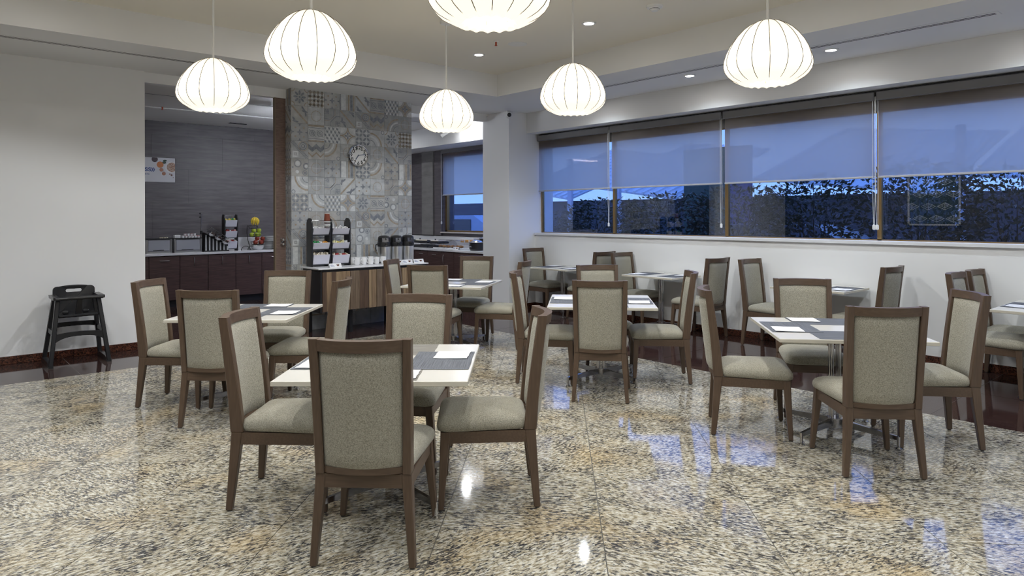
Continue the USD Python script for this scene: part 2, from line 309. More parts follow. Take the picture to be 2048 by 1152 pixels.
def patterns():
    U = unary_union; SQ = sbox(-.5, -.5, .5, .5); out = []
    pet = affinity.translate(affinity.scale(Point(0, 0).buffer(.5, quad_segs=4), .13, .26), 0, .24)
    out.append({'d': U([rot(pet, a) for a in range(0, 360, 45)] + [Point(0, 0).buffer(.06)]), 't': U([arc(x, y, .22, .05) for x in (-.5, .5) for y in (-.5, .5)])})
    dm = affinity.rotate(sbox(-.085, -.085, .085, .085), 45)
    out.append({'t': U([affinity.translate(dm, x, y) for x in (-.36, -.12, .12, .36) for y in (-.36, -.12, .12, .36)]), 'l': U([line((-.5+k, -.5), (.5+k, .5), w=.03) for k in (-.72, -.48, -.24, 0, .24, .48, .72)] + [line((-.5+k, .5), (.5+k, -.5), w=.03) for k in (-.72, -.48, -.24, 0, .24, .48, .72)])})
    ves = Point(0, .11).buffer(.178, quad_segs=5).intersection(Point(0, -.11).buffer(.178, quad_segs=5))
    v4 = [affinity.translate(rot(ves, 45 if (i+j) % 2 else -45), -.375+.25*i, -.375+.25*j) for i in range(4) for j in range(4)]
    out.append({'d': U(v4), 'l': U([affinity.rotate(sbox(x-.05, y-.05, x+.05, y+.05), 45) for x in (-.25, .25) for y in (-.25, .25)])})
    zz = lambda y, w: line(*[(-.5 + .125*k, y + (.1 if k % 2 else -.1)) for k in range(9)], w=w)
    out.append({'d': U([Polygon([(-.5, .40), (-.5, .12), (-.25, -.08), (0, .12), (.25, -.08), (.5, .12), (.5, .40), (.25, .18), (0, .40), (-.25, .18)])]), 't': line((-.5, -.12), (-.25, -.34), (0, -.12), (.25, -.34), (.5, -.12), w=.08)})
    out.append({'l': sbox(-.42, -.5, -.12, .5), 't': sbox(.02, -.5, .12, .5).union(sbox(.36, -.5, .44, .5)), 'd': sbox(-.5, -.5, -.45, .5).union(sbox(.17, -.5, .33, .5))})
    ast = SQ.buffer(0).difference(U([Point(x, y).buffer(.47) for x in (-.5, .5) for y in (-.5, .5)]))
    out.append({'t': ast.difference(ast.buffer(-.075)), 'l': U([Point(x, y).buffer(.36) for x in (-.5, .5) for y in (-.5, .5)]), 'd': U([rot(affinity.translate(affinity.scale(Point(0, 0).buffer(.5, quad_segs=3), .1, .2), 0, .12), a) for a in (0, 90, 180, 270)])})
    out.append({'t': sbox(-.5, .38, .5, .5).union(sbox(-.5, -.5, .5, -.40)), 'd': U([arc(-.24, .0, .17, .035), arc(-.24, .0, .08, .035), arc(.24, .0, .17, .035), arc(.24, .0, .08, .035), line((-.44, .2), (.0, -.2), w=.03), line((.04, .2), (.44, -.2), w=.03), line((-.5, .31), (.5, .31), w=.03), line((-.5, -.31), (.5, -.31), w=.03)])})
    rh = Polygon([(0, .125), (.125, .0625), (.125, -.0625), (0, 0)])
    out.append({'d': U([affinity.translate(rh, x + (.125 if j % 2 else 0), y) for j, y in enumerate(np.arange(-.44, .46, .19)) for x in (-.5, -.25, 0, .25)]), 'l': U([affinity.translate(affinity.scale(rh, -1, 1, origin=(0, 0)), x + (.125 if j % 2 else 0), y) for j, y in enumerate(np.arange(-.44, .46, .19)) for x in (-.25, 0, .25, .5)])})
    lf = affinity.scale(Point(0, 0).buffer(.5, quad_segs=4), .12, .36)
    out.append({'d': U([affinity.translate(affinity.rotate(lf, a), x, y) for a, x, y in ((35, .22, .34), (75, .30, .20), (5, .36, .08), (35, -.32, -.30), (80, -.24, -.40))]), 't': line((-.5, .5), (.5, -.5), w=.10)})
    out.append({'l': U([Point(-.12, .22).buffer(.14), Point(-.15, -.25).buffer(.1), Point(.38, .08).buffer(.09)]), 'd': U([arc(-.12, .22, .2, .04), arc(.38, .08, .16, .06), Point(.30, -.30).buffer(.07), Point(-.42, .0).buffer(.06), arc(.3, -.3, .13, .03)])})
    mz = []
    for s in (.10, .19, .28): mz.append(line((-.5, .5-s), (-.5+s, .5-s), (-.5+s, .5), w=.035)); mz.append(line((.5, -.5+s), (.5-s, -.5+s), (.5-s, -.5), w=.035))
    mz += [line((-.5, -.1), (-.1, -.1), (.1, .1), (.1, .5), w=.035), line((-.1, -.5), (-.1, -.25), (.25, .1), (.5, .1), w=.035), arc(-.32, .32, .06, .03), arc(.32, -.32, .06, .03)]
    out.append({'d': U(mz), 't': line((-.5, -.18), (-.18, -.18), (.18, .18), (.18, .5), w=.03)})
    out.append({'d': U([line((-.5+k, .5), (.5+k, -.5), w=.035) for k in (-.1, .0, .1)] + [arc(.2, .22, .2, .05), arc(.2, .22, .1, .04)]), 'l': U([sbox(-.42, -.42, -.08, -.08).difference(sbox(-.34, -.34, -.16, -.16)), sbox(-.28, -.28, -.22, -.22)]), 't': arc(.2, .22, .27, .04)})
    out.append({'t': U([Point(x, y).buffer(.055, quad_segs=3) for x in (-.25, .25) for y in (-.25, .25)]), 'd': U([affinity.translate(rot(lf.intersection(SQ), a), x, y) for x, y in ((0, 0), (-.5, 0), (.5, 0), (0, .5), (0, -.5)) for a in (0, 90)]).intersection(SQ).buffer(-.008)})
    out.append({'t': arc(-.5, -.5, .78, .10, 0, 90), 'l': arc(-.5, -.5, .58, .10, 0, 90), 'd': U([arc(.38, .38, .10, .04), arc(-.5, -.5, .36, .04, 0, 90)])})
    out.append({'l': U([line((-.5, 0), (.5, 0), w=.02), line((0, -.5), (0, .5), w=.02)]), 't': arc(0, 0, .3, .03)})
    res = []
    for d in out:
        dd = {}
        for k, q in d.items():
            q = q.intersection(sbox(-.485, -.485, .485, .485)).simplify(.006)
            q = unary_union([x for x in (q.geoms if hasattr(q, 'geoms') else [q]) if x.geom_type == 'Polygon' and x.area > 1e-4])
            dd[k] = q
        res.append(dd)
    return res
PATS = patterns()
CX0, CX1, CY0, TW = 3.835, 5.735, 8.82, .2375
col = sgroup('wall_tiled_column')
obj('core', bx(CX0+.006, CX1-.002, CY0+.006, 9.35, 0, ZS), plain('tile_grout', (.22, .22, .215), .8), col)
PROTO = {}
def print_mesh(pi, k, w):
    if (pi, k) not in PROTO: PROTO[(pi, k)] = prism(PATS[pi][k], 0, .004)
    m = PROTO[(pi, k)].copy(); m.vertices = np.array(m.vertices)*[w, w, .15]; return m
seq = [0, 1, 12, 4, 8, 6, 7, 5, 8, 14, 10, 8, 11, 3, 13, 14, 12, 6, 7, 5, 2, 13, 0, 1, 11, 3, 13, 14, 9, 14, 8, 10, 9, 14, 12, 4, 2, 13, 12, 4, 13, 14, 10, 8, 12, 14, 10, 5, 2, 13, 7, 5, 0, 6, 9, 14, 12, 14, 13, 14, 11, 3, 13, 12]
for row in range(14):
    z1 = 1.853 + TW*(6-row); z0 = z1 - TW
    zt, zb = min(z1, ZS), max(z0, .0)
    for c in range(9):
        pi = seq[(row*8 + c + (0 if row < 8 else row*3)) % 64]; ret = c == 8
        if ret: pi = seq[(row*5+3) % 64]
        base = bx(-TW/2+.0011, TW/2-.0011, zb-(z0+z1)/2+.0011, zt-(z0+z1)/2-.0011, 0, .008, .0008)
        prs = [(k, print_mesh(pi, k, TW)) for k in PATS[pi]] if zt-zb > .2 else []
        a = rng.choice((0, 90, 180, 270)) if pi in (13, 8, 9) else 0
        def place(m, dz=0.):
            m = m.copy(); m.apply_translation([0, 0, dz])
            m = to_xz(m, 0)
            if ret: m = xf(m, -math.pi/2, (0, 0, 1)); return xf(m, t=(CX0+.007, CY0+TW/2+.0, (z0+z1)/2))
            return xf(m, t=(CX0+TW*(c+.5), CY0+.008, (z0+z1)/2))
        t = obj('tile', place(base), TILEB[rng.randrange(5)], col, smooth=False)
        for k, m in prs:
            if a: m = xf(m, math.radians(a))
            obj('print', place(m, .0078), TONE[k], t, smooth=False)

# ------------------------------------------------------------------ windows of the dining room
MUL = [8.466, 6.86, 4.93, 3.03, 1.13, -.77, -2.4]
for i in range(6):
    y1, y0 = MUL[i], MUL[i+1]
    w = sgroup('window_%d' % (i+1))
    obj('pane', bx(XG+.012, XG+.018, y0+.02, y1-.02, 1.265, 2.71), GLASS, w)
    obj('frame', [bx(XG-.01, XG+.04, y0, y0+.022, 1.255, 2.72), bx(XG-.01, XG+.04, y1-.022, y1, 1.255, 2.72), bx(XG-.01, XG+.04, y0, y1, 1.255, 1.274), bx(XG-.01, XG+.04, y0, y1, 2.69, 2.72)], BRONZE, w)
w = sgroup('window_7')
obj('pane', bx(8.22, 8.226, 9.2, 11.33, 1.26, 2.76), GLASS, w)
obj('frame', [bx(8.18, 8.25, 11.29, 11.34, 1.225, 2.76), bx(8.18, 8.25, 9.15, 11.34, 1.225, 1.262), bx(8.18, 8.25, 9.15, 11.34, 2.74, 2.76)], BRONZE, w)
struct('trim_3', bx(8.06, 8.2, 9.15, 11.36, 1.205, 1.228, .003), plain('kitchen_sill', (.62, .57, .52), .4))
def blind(label, y0, y1, x, zc, zb, chains, grp='roller blinds'):
    t = thing('roller_blind', label, 'blind', (x, (y0+y1)/2, zb), 0, grp); h = zc-zb; w = (y1-y0)/2
    obj('cassette', bx(-.045, .05, -w, w, h-.095, h, .008), CASSETTE, t)
    v = [(0, -w+.01, .012), (0, w-.01, .012), (0, w-.01, h-.09), (0, -w+.01, h-.09)]
    obj('fabric', trimesh.Trimesh(v, [(0, 2, 1), (0, 3, 2)], process=False), SCREEN, t, smooth=False)
    obj('bottom_bar', bx(-.012, .012, -w+.008, w-.008, 0, .022, .004), LBAR, t)
    for side in chains:
        yy = side*(w-.004) + (-.012 if side > 0 else .012)*0
        ch = obj('chain', [tube([(-.03, yy-.012, h-.05), (-.03, yy-.012, -.2), (-.03, yy-.006, -.52)], .0028, 6), tube([(-.03, yy+.012, h-.05), (-.03, yy+.012, -.2), (-.03, yy+.006, -.52)], .0028, 6)], WHITE, t)
        obj('chain_weight', bx(-.042, -.018, yy-.018, yy+.018, -.575, -.515, .01), WHITE, ch)
    return t
names = ['half-lowered grey roller blind next to the corner pillar', 'grey roller blind over the second window from the pillar', 'grey roller blind over the third window from the pillar', 'grey roller blind at the right edge, over the reflected picture', 'grey roller blind beyond the right edge', 'grey roller blind at the far end of the window wall']
for i in range(5):
    blind(names[i], MUL[i+1]+.012, MUL[i]-.012, 8.045, 2.905, 1.955, (-1,) if i < 3 else ((1,) if i == 3 else ()))
blind('small roller blind over the kitchen window behind the pillar', 9.3, 11.33, 8.10, 2.90, 1.955, (1,))
# ------------------------------------------------------------------ lamps
def shade_mesh():
    prof = np.array([(.018, .435), (.05, .432), (.085, .420), (.125, .398), (.165, .368), (.205, .326), (.24, .277), (.267, .225), (.283, .172), (.286, .135), (.277, .100), (.258, .070), (.232, .046), (.205, .030), (.178, .018), (.152, .008), (.134, .006), (.124, .016), (.119, .030)])
    n = 128; th = np.arange(n)*2*math.pi/n; ruff = np.clip((.20-prof[:, 0])/.08, 0, 1)*(prof[:, 1] < .2)
    sag = .018*np.abs(np.sin(8*th))
    r = prof[:, 0:1]*(1 - sag[None]*(1-ruff[:, None])) - ruff[:, None]*.012*np.abs(np.sin(8*th))[None]
    z = prof[:, 1:2] + ruff[:, None]*(.012*np.abs(np.sin(8*th)) - .006)[None]
    v = np.stack([r*np.cos(th), r*np.sin(th), z], -1).reshape(-1, 3); f = []
    for i in range(len(prof)-1):
        for j in range(n):
            a, b, c, d = i*n+j, i*n+(j+1) % n, (i+1)*n+(j+1) % n, (i+1)*n+j; f += [(a, c, b), (a, d, c)]
    return trimesh.Trimesh(v, np.array(f), process=False), prof
def make_pendant(label, loc):
    t = thing('pendant_lamp', label, 'pendant lamp', loc, .1, 'white ribbed pendant lamps')
    m, prof = shade_mesh(); sh = obj('shade', m, SHADE, t, smooth=True)
    for k in range(16):
        a = k*math.pi/8; obj('rib', tube([((q[0]+.0015)*math.cos(a), (q[0]+.0015)*math.sin(a), q[1]+.001) for q in prof[:16]], .0021, 5), RIB, sh)
    obj('cap', cyl(.022, .43, .442), WHITE, t)
    obj('cord', tube([(0, 0, .44), (0, 0, ZC-2.43-.02)], .0085, 8), WHITE, t)
    obj('canopy', lathe([(.0001, ZC-2.43-.03), (.058, ZC-2.43-.028), (.065, ZC-2.43-.012), (.065, ZC-2.43)], 28), WHITE, t)
    return t
PEND = [('pendant lamp nearest the left wall, over the far left table', (1.91, 5.94)), ('large-looking pendant lamp left of centre, between two others of its row', (1.94, 4.15)), ('pendant lamp cut by the top edge, nearest the camera', (2.02, 2.45)),
        ('pendant lamp that looks smallest, in front of the kitchen opening', (4.22, 5.83)), ('pendant lamp in front of the corner window blind', (4.335, 4.12)), ('pendant lamp on the right, over the right-hand table', (4.37, 2.34))]
def lamp_light(name, pos, radius, power, color, cone=None, soft=.5):
    l = UsdLux.SphereLight.Define(stage, path_for(name, None)); l.CreateRadiusAttr(radius); l.CreateIntensityAttr(power); l.CreateColorAttr(Gf.Vec3f(*color)); l.AddTranslateOp().Set(Gf.Vec3d(*pos))
    if cone:
        sh = UsdLux.ShapingAPI.Apply(l.GetPrim()); sh.CreateShapingConeAngleAttr(cone); sh.CreateShapingConeSoftnessAttr(soft)
for lb, (x, y) in PEND: lamp_light('pendant_bulb', (x, y, 2.62), .05, BULB, (1.0, .84, .62))
p0 = make_pendant(PEND[0][0], (*PEND[0][1], 2.43))
for lb, (x, y) in PEND[1:]: dup(p0, (x, y, 2.43), .1 + x, lb)

def make_downlight(label, loc, mat=LENS, r=.055, name='downlight'):
    t = thing(name, label, 'ceiling light', loc, 0, 'recessed ceiling spotlights')
    obj('trim_ring', lathe([(r-.004, -.002), (r, -.008), (r+.02, -.006), (r+.022, 0)], 28), WHITE, t)
    obj('lens', lathe([(.0001, -.004), (r, -.004)][::-1], 28), mat, t); return t
SOFT = [(7.21, 6.66), (7.21, 4.88), (7.21, 3.16), (7.21, 1.42), (7.21, -.3), (-.7, .2), (-.7, 3.2), (-.55, 5.4), (2.2, -1.7), (4.6, -1.7)]
RECC = [(5.39, 6.75), (5.39, 4.89), (5.39, 3.02), (5.39, 1.15), (3.1, 1.15), (.8, 1.15), (.75, 3.02), (3.1, 3.02), (.75, 4.89), (3.1, 4.89), (.75, 6.75), (3.1, 6.75)]
LB = {(3.1, 6.75): 'spotlight in the recessed ceiling hidden behind the pendant left of centre', (7.21, 6.66): 'spotlight in the soffit hidden by the lamp before the corner window', (7.21, 4.88): 'lit spotlight in the window soffit, the left one of two in view', (7.21, 3.16): 'lit spotlight in the window soffit, right of the right-hand pendant',
      (5.39, 6.75): 'lit spotlight in the recessed ceiling near the inner corner', (5.39, 4.89): 'lit spotlight in the recessed ceiling above the corner-window pendant'}
d0 = None
for k, (x, y) in enumerate(SOFT + RECC):
    z = ZS if (x, y) in SOFT else ZC
    lb = LB.get((x, y), 'recessed spotlight outside the photo, %s of the %s %s' % (('first', 'second', 'third', 'fourth', 'fifth', 'sixth', 'seventh', 'eighth')[k % 8], ('soffit', 'middle', 'near')[k//8], 'lights'))
    lamp_light('downlight_beam', (x, y, z-.035), .03, SPOT*(.42 if z == ZS and x > 5 else 1.0), (.72, .86, 1.0) if z == ZS and x > 5 else (.94, .975, 1.0), 74. if z == ZS else 66., .85 if z == ZS else .35)
    if d0 is None: d0 = make_downlight(lb, (x, y, z))
    else: dup(d0, (x, y, z), 0, lb)
tb = thing('tube_light', 'added unseen tube light brightening the kitchen ceiling behind the tiled column', 'tube light', (5.1, 10.1, ZK-.50), 0); obj('tube', tube([(-.6, 0, 0), (.6, 0, 0)], .02, 12), M('tube_glow', {'e': ('emission', {'color': (.82, .88, 1.0), 'strength': 130.0})}, (), 'e.emission'), tb); obj('housing', bx(-.65, .65, -.03, .03, .05, .088, .004), WHITE, tb); obj('holder', [bx(s*.61-.012, s*.61+.012, -.02, .02, -.02, .055, .003) for s in (-1, 1)] + [bx(s*.61-.003, s*.61+.003, -.003, .003, .085, .50) for s in (-1, 1)], WHITE, tb)  # unseen lamp, added behind the column to brighten the kitchen ceiling
k0 = make_downlight('spotlight in the kitchen ceiling beside the window beam', (7.38, 9.62, ZK), LENSK, .06)
for x, y, lb in ((1.5, 10.9, 'kitchen spotlight behind the left wall'), (5.0, 11.1, 'kitchen spotlight behind the tiled column'), (6.6, 11.9, 'kitchen spotlight over the far end of the side counter')): dup(k0, (x, y, ZK), 0, lb)

# ------------------------------------------------------------------ dining chairs
def panel_mesh(hw, z0, z1, yc, sag, front, back, bulge, n=16, rad=.022):
    "upholstered back pad: curved in plan, both faces crowned, rounded rim"
    us = np.linspace(-1, 1, n+1); vs = np.linspace(0, 1, n+1); V = []; 
    def P(u, v, s):
        e = min(1, (1-abs(u))/.14); g_ = min(1, min(v, 1-v)/.10); k = math.sqrt(max(0, 1-(1-e)**2))*math.sqrt(max(0, 1-(1-g_)**2))
        x = u*hw; z = z0 + v*(z1-z0); base = yc(z) - sag*(1-u*u)
        off = (front + bulge*(1-u*u)*(1-(2*v-1)**2))*(.25+.75*k) if s > 0 else -(back + .5*bulge*(1-u*u)*(1-(2*v-1)**2))*(.25+.75*k)
        return (x, base+off, z)
    for s in (1, -1):
        for v in vs:
            for u in us: V.append(P(u, v, s))
    f = []; N = n+1; B = N*N
    for j in range(n):
        for i in range(n):
            a, b, c, d = j*N+i, j*N+i+1, (j+1)*N+i+1, (j+1)*N+i
            f += [(a, c, b), (a, d, c), (B+a, B+b, B+c), (B+a, B+c, B+d)]
    rim = [i for i in range(N)] + [j*N+n for j in range(1, N)] + [n*N+i for i in range(n-1, -1, -1)] + [j*N for j in range(n-1, 0, -1)]
    for k in range(len(rim)):
        a, b = rim[k], rim[(k+1) % len(rim)]; f += [(a, b, B+b), (a, B+b, B+a)]
    return trimesh.Trimesh(np.array(V), np.array(f), process=False)
def back_y(z):
    t = (z-.41)/.606; return -.212 - .068*t**1.25
def seat_mesh():
    out = Polygon([(-.205, -.20), (.205, -.20), (.245, .285), (-.245, .285)]).buffer(-.045).buffer(.045, quad_segs=5)
    out = np.array([out.exterior.interpolate(s, normalized=True).coords[0] for s in np.linspace(0, 1, 73)[:-1]])
    c = out.mean(0); rings = []
    for ins, z in ((.02, .406), (.004, .414), (-.002, .432), (.0, .450), (.010, .466), (.028, .479), (.055, .489), (.09, .496), (.13, .501), (.17, .504), (.21, .505)):
        d = out - c; r = np.linalg.norm(d, axis=1, keepdims=True); p = c + d*(1 - ins/.25); rings.append(np.c_[p, np.full(len(p), z)])
    V = np.vstack(rings + [[[*c, .5055]], [[*c, .406]]]); n = len(out); f = []
    for i in range(len(rings)-1):
        for j in range(n):
            a, b, cc, d = i*n+j, i*n+(j+1) % n, (i+1)*n+(j+1) % n, (i+1)*n+j; f += [(a, b, cc), (a, cc, d)]
    e = (len(rings)-1)*n
    for j in range(n): f += [(e+j, e+(j+1) % n, len(V)-2), ((j+1) % n, j, len(V)-1)]
    m = trimesh.Trimesh(V, np.array(f), process=False)
    if m.volume < 0: m.invert()
    return m
def curved_rail(hw, z0, z1, sag, thick, n=12):
    "a rail between the stiles, curved backwards in plan, following the lean of the back"
    V = []; xs = np.linspace(-hw, hw, n+1)
    for x in xs:
        s = -sag*(1-(x/hw)**2)
        for z, k in ((z0, 0), (z1, 0)):
            y = back_y(z) + s; V += [(x, y+thick*.5, z), (x, y-thick*.5, z)]
    f = []
    for i in range(n):
        a = i*4; b = a+4
        for p, q in ((0, 1), (1, 3), (3, 2), (2, 0)): f += [(a+p, b+p, b+q), (a+p, b+q, a+q)]
    f += [(0, 1, 3), (0, 3, 2), (n*4, n*4+3, n*4+1), (n*4, n*4+2, n*4+3)]
    m = trimesh.Trimesh(np.array(V), np.array(f), process=False)
    if m.volume < 0: m.invert()
    return m
def make_chair(label, loc, rz):
    t = thing('dining_chair', label, 'chair', loc, rz, 'upholstered dining chairs')
    obj('seat', seat_mesh(), FABRIC, t, smooth=50)
    obj('back_pad', panel_mesh(.187, .432, .966, back_y, .048, .024, .020, .014), FABRIC, t, smooth=50)
    for s in (-1, 1):
        zz = [.412, .56, .71, .86, 1.016]; V = []
        for z in zz:
            k = (z-.412)/.604; xo = s*(.2145 + .0125*k); xi = xo - s*.039; y = back_y(z); hd = .034 - .010*k; c = .004
            V.append([(xo, y+hd-c, z), (xo-s*c, y+hd, z), (xi+s*c, y+hd, z), (xi, y+hd-c, z), (xi, y-hd+c, z), (xi+s*c, y-hd, z), (xo-s*c, y-hd, z), (xo, y-hd+c, z)])
        obj('stile', [hull(np.vstack([V[i], V[i+1]])) for i in range(4)], WOOD, t, smooth=25)
    obj('top_rail', curved_rail(.19, .962, 1.014, .050, .044), WOODH, t, smooth=30)
    obj('bottom_rail', curved_rail(.178, .413, .442, .034, .046), WOODH, t, smooth=30)
    obj('seat_rail', [bx(-.2, .2, .232, .258, .345, .405, .003), bx(-.19, .19, -.238, -.212, .345, .410, .003),
                      hull([(s*(.222 if y > 0 else .212)-o*s, y, z) for s in (1,) for y in (-.22, .25) for o in (0, .024) for z in (.345, .407)]),
                      hull([(-(.222 if y > 0 else .212)+o, y, z) for y in (-.22, .25) for o in (0, .024) for z in (.345, .407)])], WOODH, t)
    for s in (-1, 1):
        lg = obj('leg', taper((s*.221, -.246, .008), (.030, .034), (s*.192, -.212, .410), (.046, .058)), WOOD, t); obj('glide', cyl(.011, 0, .009, (s*.221, -.246), 12), FOOT, lg)
        lg = obj('leg', taper((s*.240, .262, .008), (.028, .030), (s*.203, .240, .407), (.048, .050)), WOOD, t); obj('glide', cyl(.011, 0, .009, (s*.240, .262), 12), FOOT, lg)
    return t
CH = [  # x, y of the back's foot line, facing angle, label
    (1.464, 2.669, 46.0, 'chair nearest the camera, turned with its back to us at the front table'),
    (1.374, 3.897, -42.2, 'chair on the left side of the front table, seen from its side'),
    (2.685, 2.791, 141.5, 'chair on the right side of the front table, facing left'),
    (2.627, 3.936, -139.4, 'chair on the far side of the front table, facing us'),
    (1.613, 5.190, 46.4, 'chair with its back to us at the far left table'),
    (1.502, 6.377, -43.4, 'leftmost chair, beside the white wall and the high chair'),
    (2.781, 5.316, 136.9, 'chair seen edge-on between the far left table and the plank-fronted cabinet'),
    (2.818, 6.550, -131.3, 'chair facing us in front of the dark kitchen cupboards'),
    (4.208, 6.182, 38.0, 'chair with its back to us at the table before the coffee cabinet'),
    (4.415, 7.285, -51.2, 'narrow-looking chair directly in front of the coffee cabinet doors'),
    (5.472, 5.963, 123.5, 'chair facing left at the table before the coffee cabinet, partly behind another chair'),
    (5.673, 7.150, -143.7, 'chair facing us in front of the wall pillar'),
    (4.248, 3.742, 40.0, 'chair with its back to us at the centre table'),
    (4.349, 4.908, -49.4, 'chair on the left of the centre table, seen from its side'),
    (5.566, 3.742, 132.5, 'chair on the right of the centre table, facing left'),
    (5.584, 4.964, -124.5, 'chair on the far side of the centre table, facing us'),
    (4.259, 1.541, 43.9, 'chair with its back to us at the right-hand front table'),
    (4.406, 2.863, -55.0, 'chair on the left of the right-hand front table, its seat fully seen'),
    (5.487, 1.443, 130.6, 'chair on the right of the right-hand front table'),
    (5.628, 2.718, -141.8, 'chair on the far side of the right-hand front table, facing us'),
    (7.715, 8.265, -88.6, 'chair in the corner by the pillar at the first wall table'),
    (7.715, 6.677, 90.0, 'chair turned to the corner, back to the second wall table, mostly hidden'),
    (7.71, 6.394, -89.2, 'chair at the left end of the second wall table, below the window'),
    (7.592, 4.712, 86.7, 'chair with a dark shaded back at the right end of the second wall table'),
    (7.688, 4.376, -91.7, 'chair at the left end of the third wall table, feet by the baseboard'),
    (7.621, 2.696, 86.8, 'chair with a narrow shaded back at the right end of the third wall table'),
    (7.715, 2.031, -90.0, 'chair close to the window wall at the right-hand edge of the photo'),
    (7.205, 2.049, -90.0, 'chair at the right-hand edge standing next to the one by the wall')]
c0 = None
for x, y, a, lb in CH:
    t = math.radians(a); pos = (x + .30*math.cos(t), y + .30*math.sin(t), 0)
    if c0 is None: c0 = make_chair(lb, pos, t - math.pi/2)
    else: dup(c0, pos, t - math.pi/2, lb)

# ------------------------------------------------------------------ tables with their settings
def make_table(label, loc, rz, wx, wy, post=.035, reach=.43):
    t = thing('dining_table', label, 'table', loc, rz, 'cream tables on chrome bases')
    obj('tabletop', bx(-wx/2, wx/2, -wy/2, wy/2, .719, .745, .003), TABLE_TOP, t)
    obj('edge_band', [bx(-wx/2-.0015, wx/2+.0015, -wy/2-.0015, wy/2+.0015, .7205, .7425, .001)], TABLE_EDGE, t)
    obj('mounting_plate', bx(-.2, .2, -.2, .2, .705, .719), BLACKM, t)
    for k in range(4):
        a = math.pi/4 + k*math.pi/2; obj('post', tube([(post*math.cos(a+.0), post*math.sin(a), .085), (post*math.cos(a), post*math.sin(a), .71)], .0125, 14), CHROME, t)
    obj('hub', [cyl(.045, .05, .115, n=20), cyl(.055, .107, .114, n=20)], CHROME, t)
    for k in range(4):
        a = math.pi/4 + k*math.pi/2; ux, uy = math.cos(a), math.sin(a)
        h = hull([(ux*r - uy*w, uy*r + ux*w, z) for r, zz, ww in ((.03, (.062, .112), .012), (reach, (.062, .088), .009)) for z in zz for w in (-ww, ww)])
        arm = obj('base_arm', h, CHROME_DARK, t)
        obj('foot', [cyl(.011, .012, .085, (ux*reach, uy*reach), 12), lathe([(.0001, 0), (.02, .0), (.022, .008), (.012, .016), (.0001, .017)], 16, (ux*reach, uy*reach, 0))], CHROME, arm)
    return t
mats_made = {}
def wavy_sheet(w, d, th, n=10, amp=.002, seed=1):
    r = np.random.RandomState(seed); xs = np.linspace(-w/2, w/2, n+1); ys = np.linspace(-d/2, d/2, n+1); ph = r.rand(4)*6
    X, Y = np.meshgrid(xs, ys); edge = 1 - np.clip(1.2 - 6*np.minimum(np.minimum((X+w/2)/w, (w/2-X)/w), np.minimum((Y+d/2)/d, (d/2-Y)/d)), 0, 1)
    Z = th + amp*(.6 + .4*np.sin(X*30+ph[0])*np.cos(Y*25+ph[1])) + amp*.8*(1-edge)
    J = .0015*np.sin(Y*70+ph[2])*((abs(X) > w/2-1e-6)); X = X + J; J2 = .0015*np.sin(X*60+ph[3])*((abs(Y) > d/2-1e-6)); Y = Y + J2
    top = np.c_[X.ravel(), Y.ravel(), Z.ravel()]; bot = np.c_[X.ravel(), Y.ravel(), Z.ravel()-th]; N = n+1; f = []
    for j in range(n):
        for i in range(n):
            a, b, c, d_ = j*N+i, j*N+i+1, (j+1)*N+i+1, (j+1)*N+i; f += [(a, b, c), (a, c, d_), (N*N+a, N*N+c, N*N+b), (N*N+a, N*N+d_, N*N+c)]
    rim = [i for i in range(N)] + [j*N+n for j in range(1, N)] + [n*N+i for i in range(n-1, -1, -1)] + [j*N for j in range(n-1, 0, -1)]
    for k in range(len(rim)):
        a, b = rim[k], rim[(k+1) % len(rim)]; f += [(a, N*N+a, N*N+b), (a, N*N+b, b)]
    return trimesh.Trimesh(np.vstack([top, bot]), np.array(f), process=False)
def setting(table_name, tx, ty, rz, wx, wy, sides, mat=PMAT, matb=None, seed=0, full=.46, deep=.33):
    "a woven placemat and a paper napkin in front of each seat"
    for k, (side, word) in enumerate(sides):
        ang = rz + side*math.pi/2; half = (wy if side % 2 == 0 else wx)/2
        off = half - deep/2 - .012; lift = .7451 + (.0016 if side % 2 else 0.)
        cx, cy = tx + math.sin(ang)*off, ty - math.cos(ang)*off
        lbl = 'woven mat %s of the %s' % (word, table_name)
        mk = matb if (matb is not None and side % 2 == 0) else mat
        key = (mk.GetPath().pathString, full)
        if key not in mats_made:
            p = thing('placemat', lbl, 'placemat', (cx, cy, lift), ang, 'grey woven placemats'); obj('weave', wavy_sheet(full, deep, .0012, 6, .0003, 3), mk, p, smooth=30); mats_made[key] = p
        else: dup(mats_made[key], (cx, cy, lift), ang, lbl)
        off2 = off - (deep/2 - .105)*(-1 if k % 2 else 1)*.1; sx = full/2 - .105 - .004
        ca, sa = math.cos(ang), math.sin(ang)
        lx, ly = (sx if seed % 2 == 0 else -sx), -.045
        nx, ny = cx + ca*lx - sa*ly, cy + sa*lx + ca*ly
        lbl = 'paper napkin on the mat %s of the %s' % (word, table_name)
        if 'nap' not in mats_made:
            p = thing('napkin', lbl, 'napkin', (nx, ny, lift+.0022), ang, 'white paper napkins'); obj('paper', wavy_sheet(.20, .19, .0012, 12, .0022, 5), WPAPER, p, smooth=40); mats_made['nap'] = p
        else: dup(mats_made['nap'], (nx, ny, lift+.0022), ang + (random.Random(seed*9+k).random()-.5)*.12, lbl)
TS = .962
BIG = [('front table', 2.002, 3.327, 48.0-90), ('far left table', 2.169, 5.844, 47.5-90), ('table before the coffee cabinet', 4.92, 6.659, 34.9-90), ('centre table', 4.902, 4.306, -47.3), ('right-hand front table', 4.932, 2.141, -49.8)]
t0 = None
FOUR = [(0, 'on the near side'), (1, 'on the right side'), (2, 'on the far side'), (3, 'on the left side')]
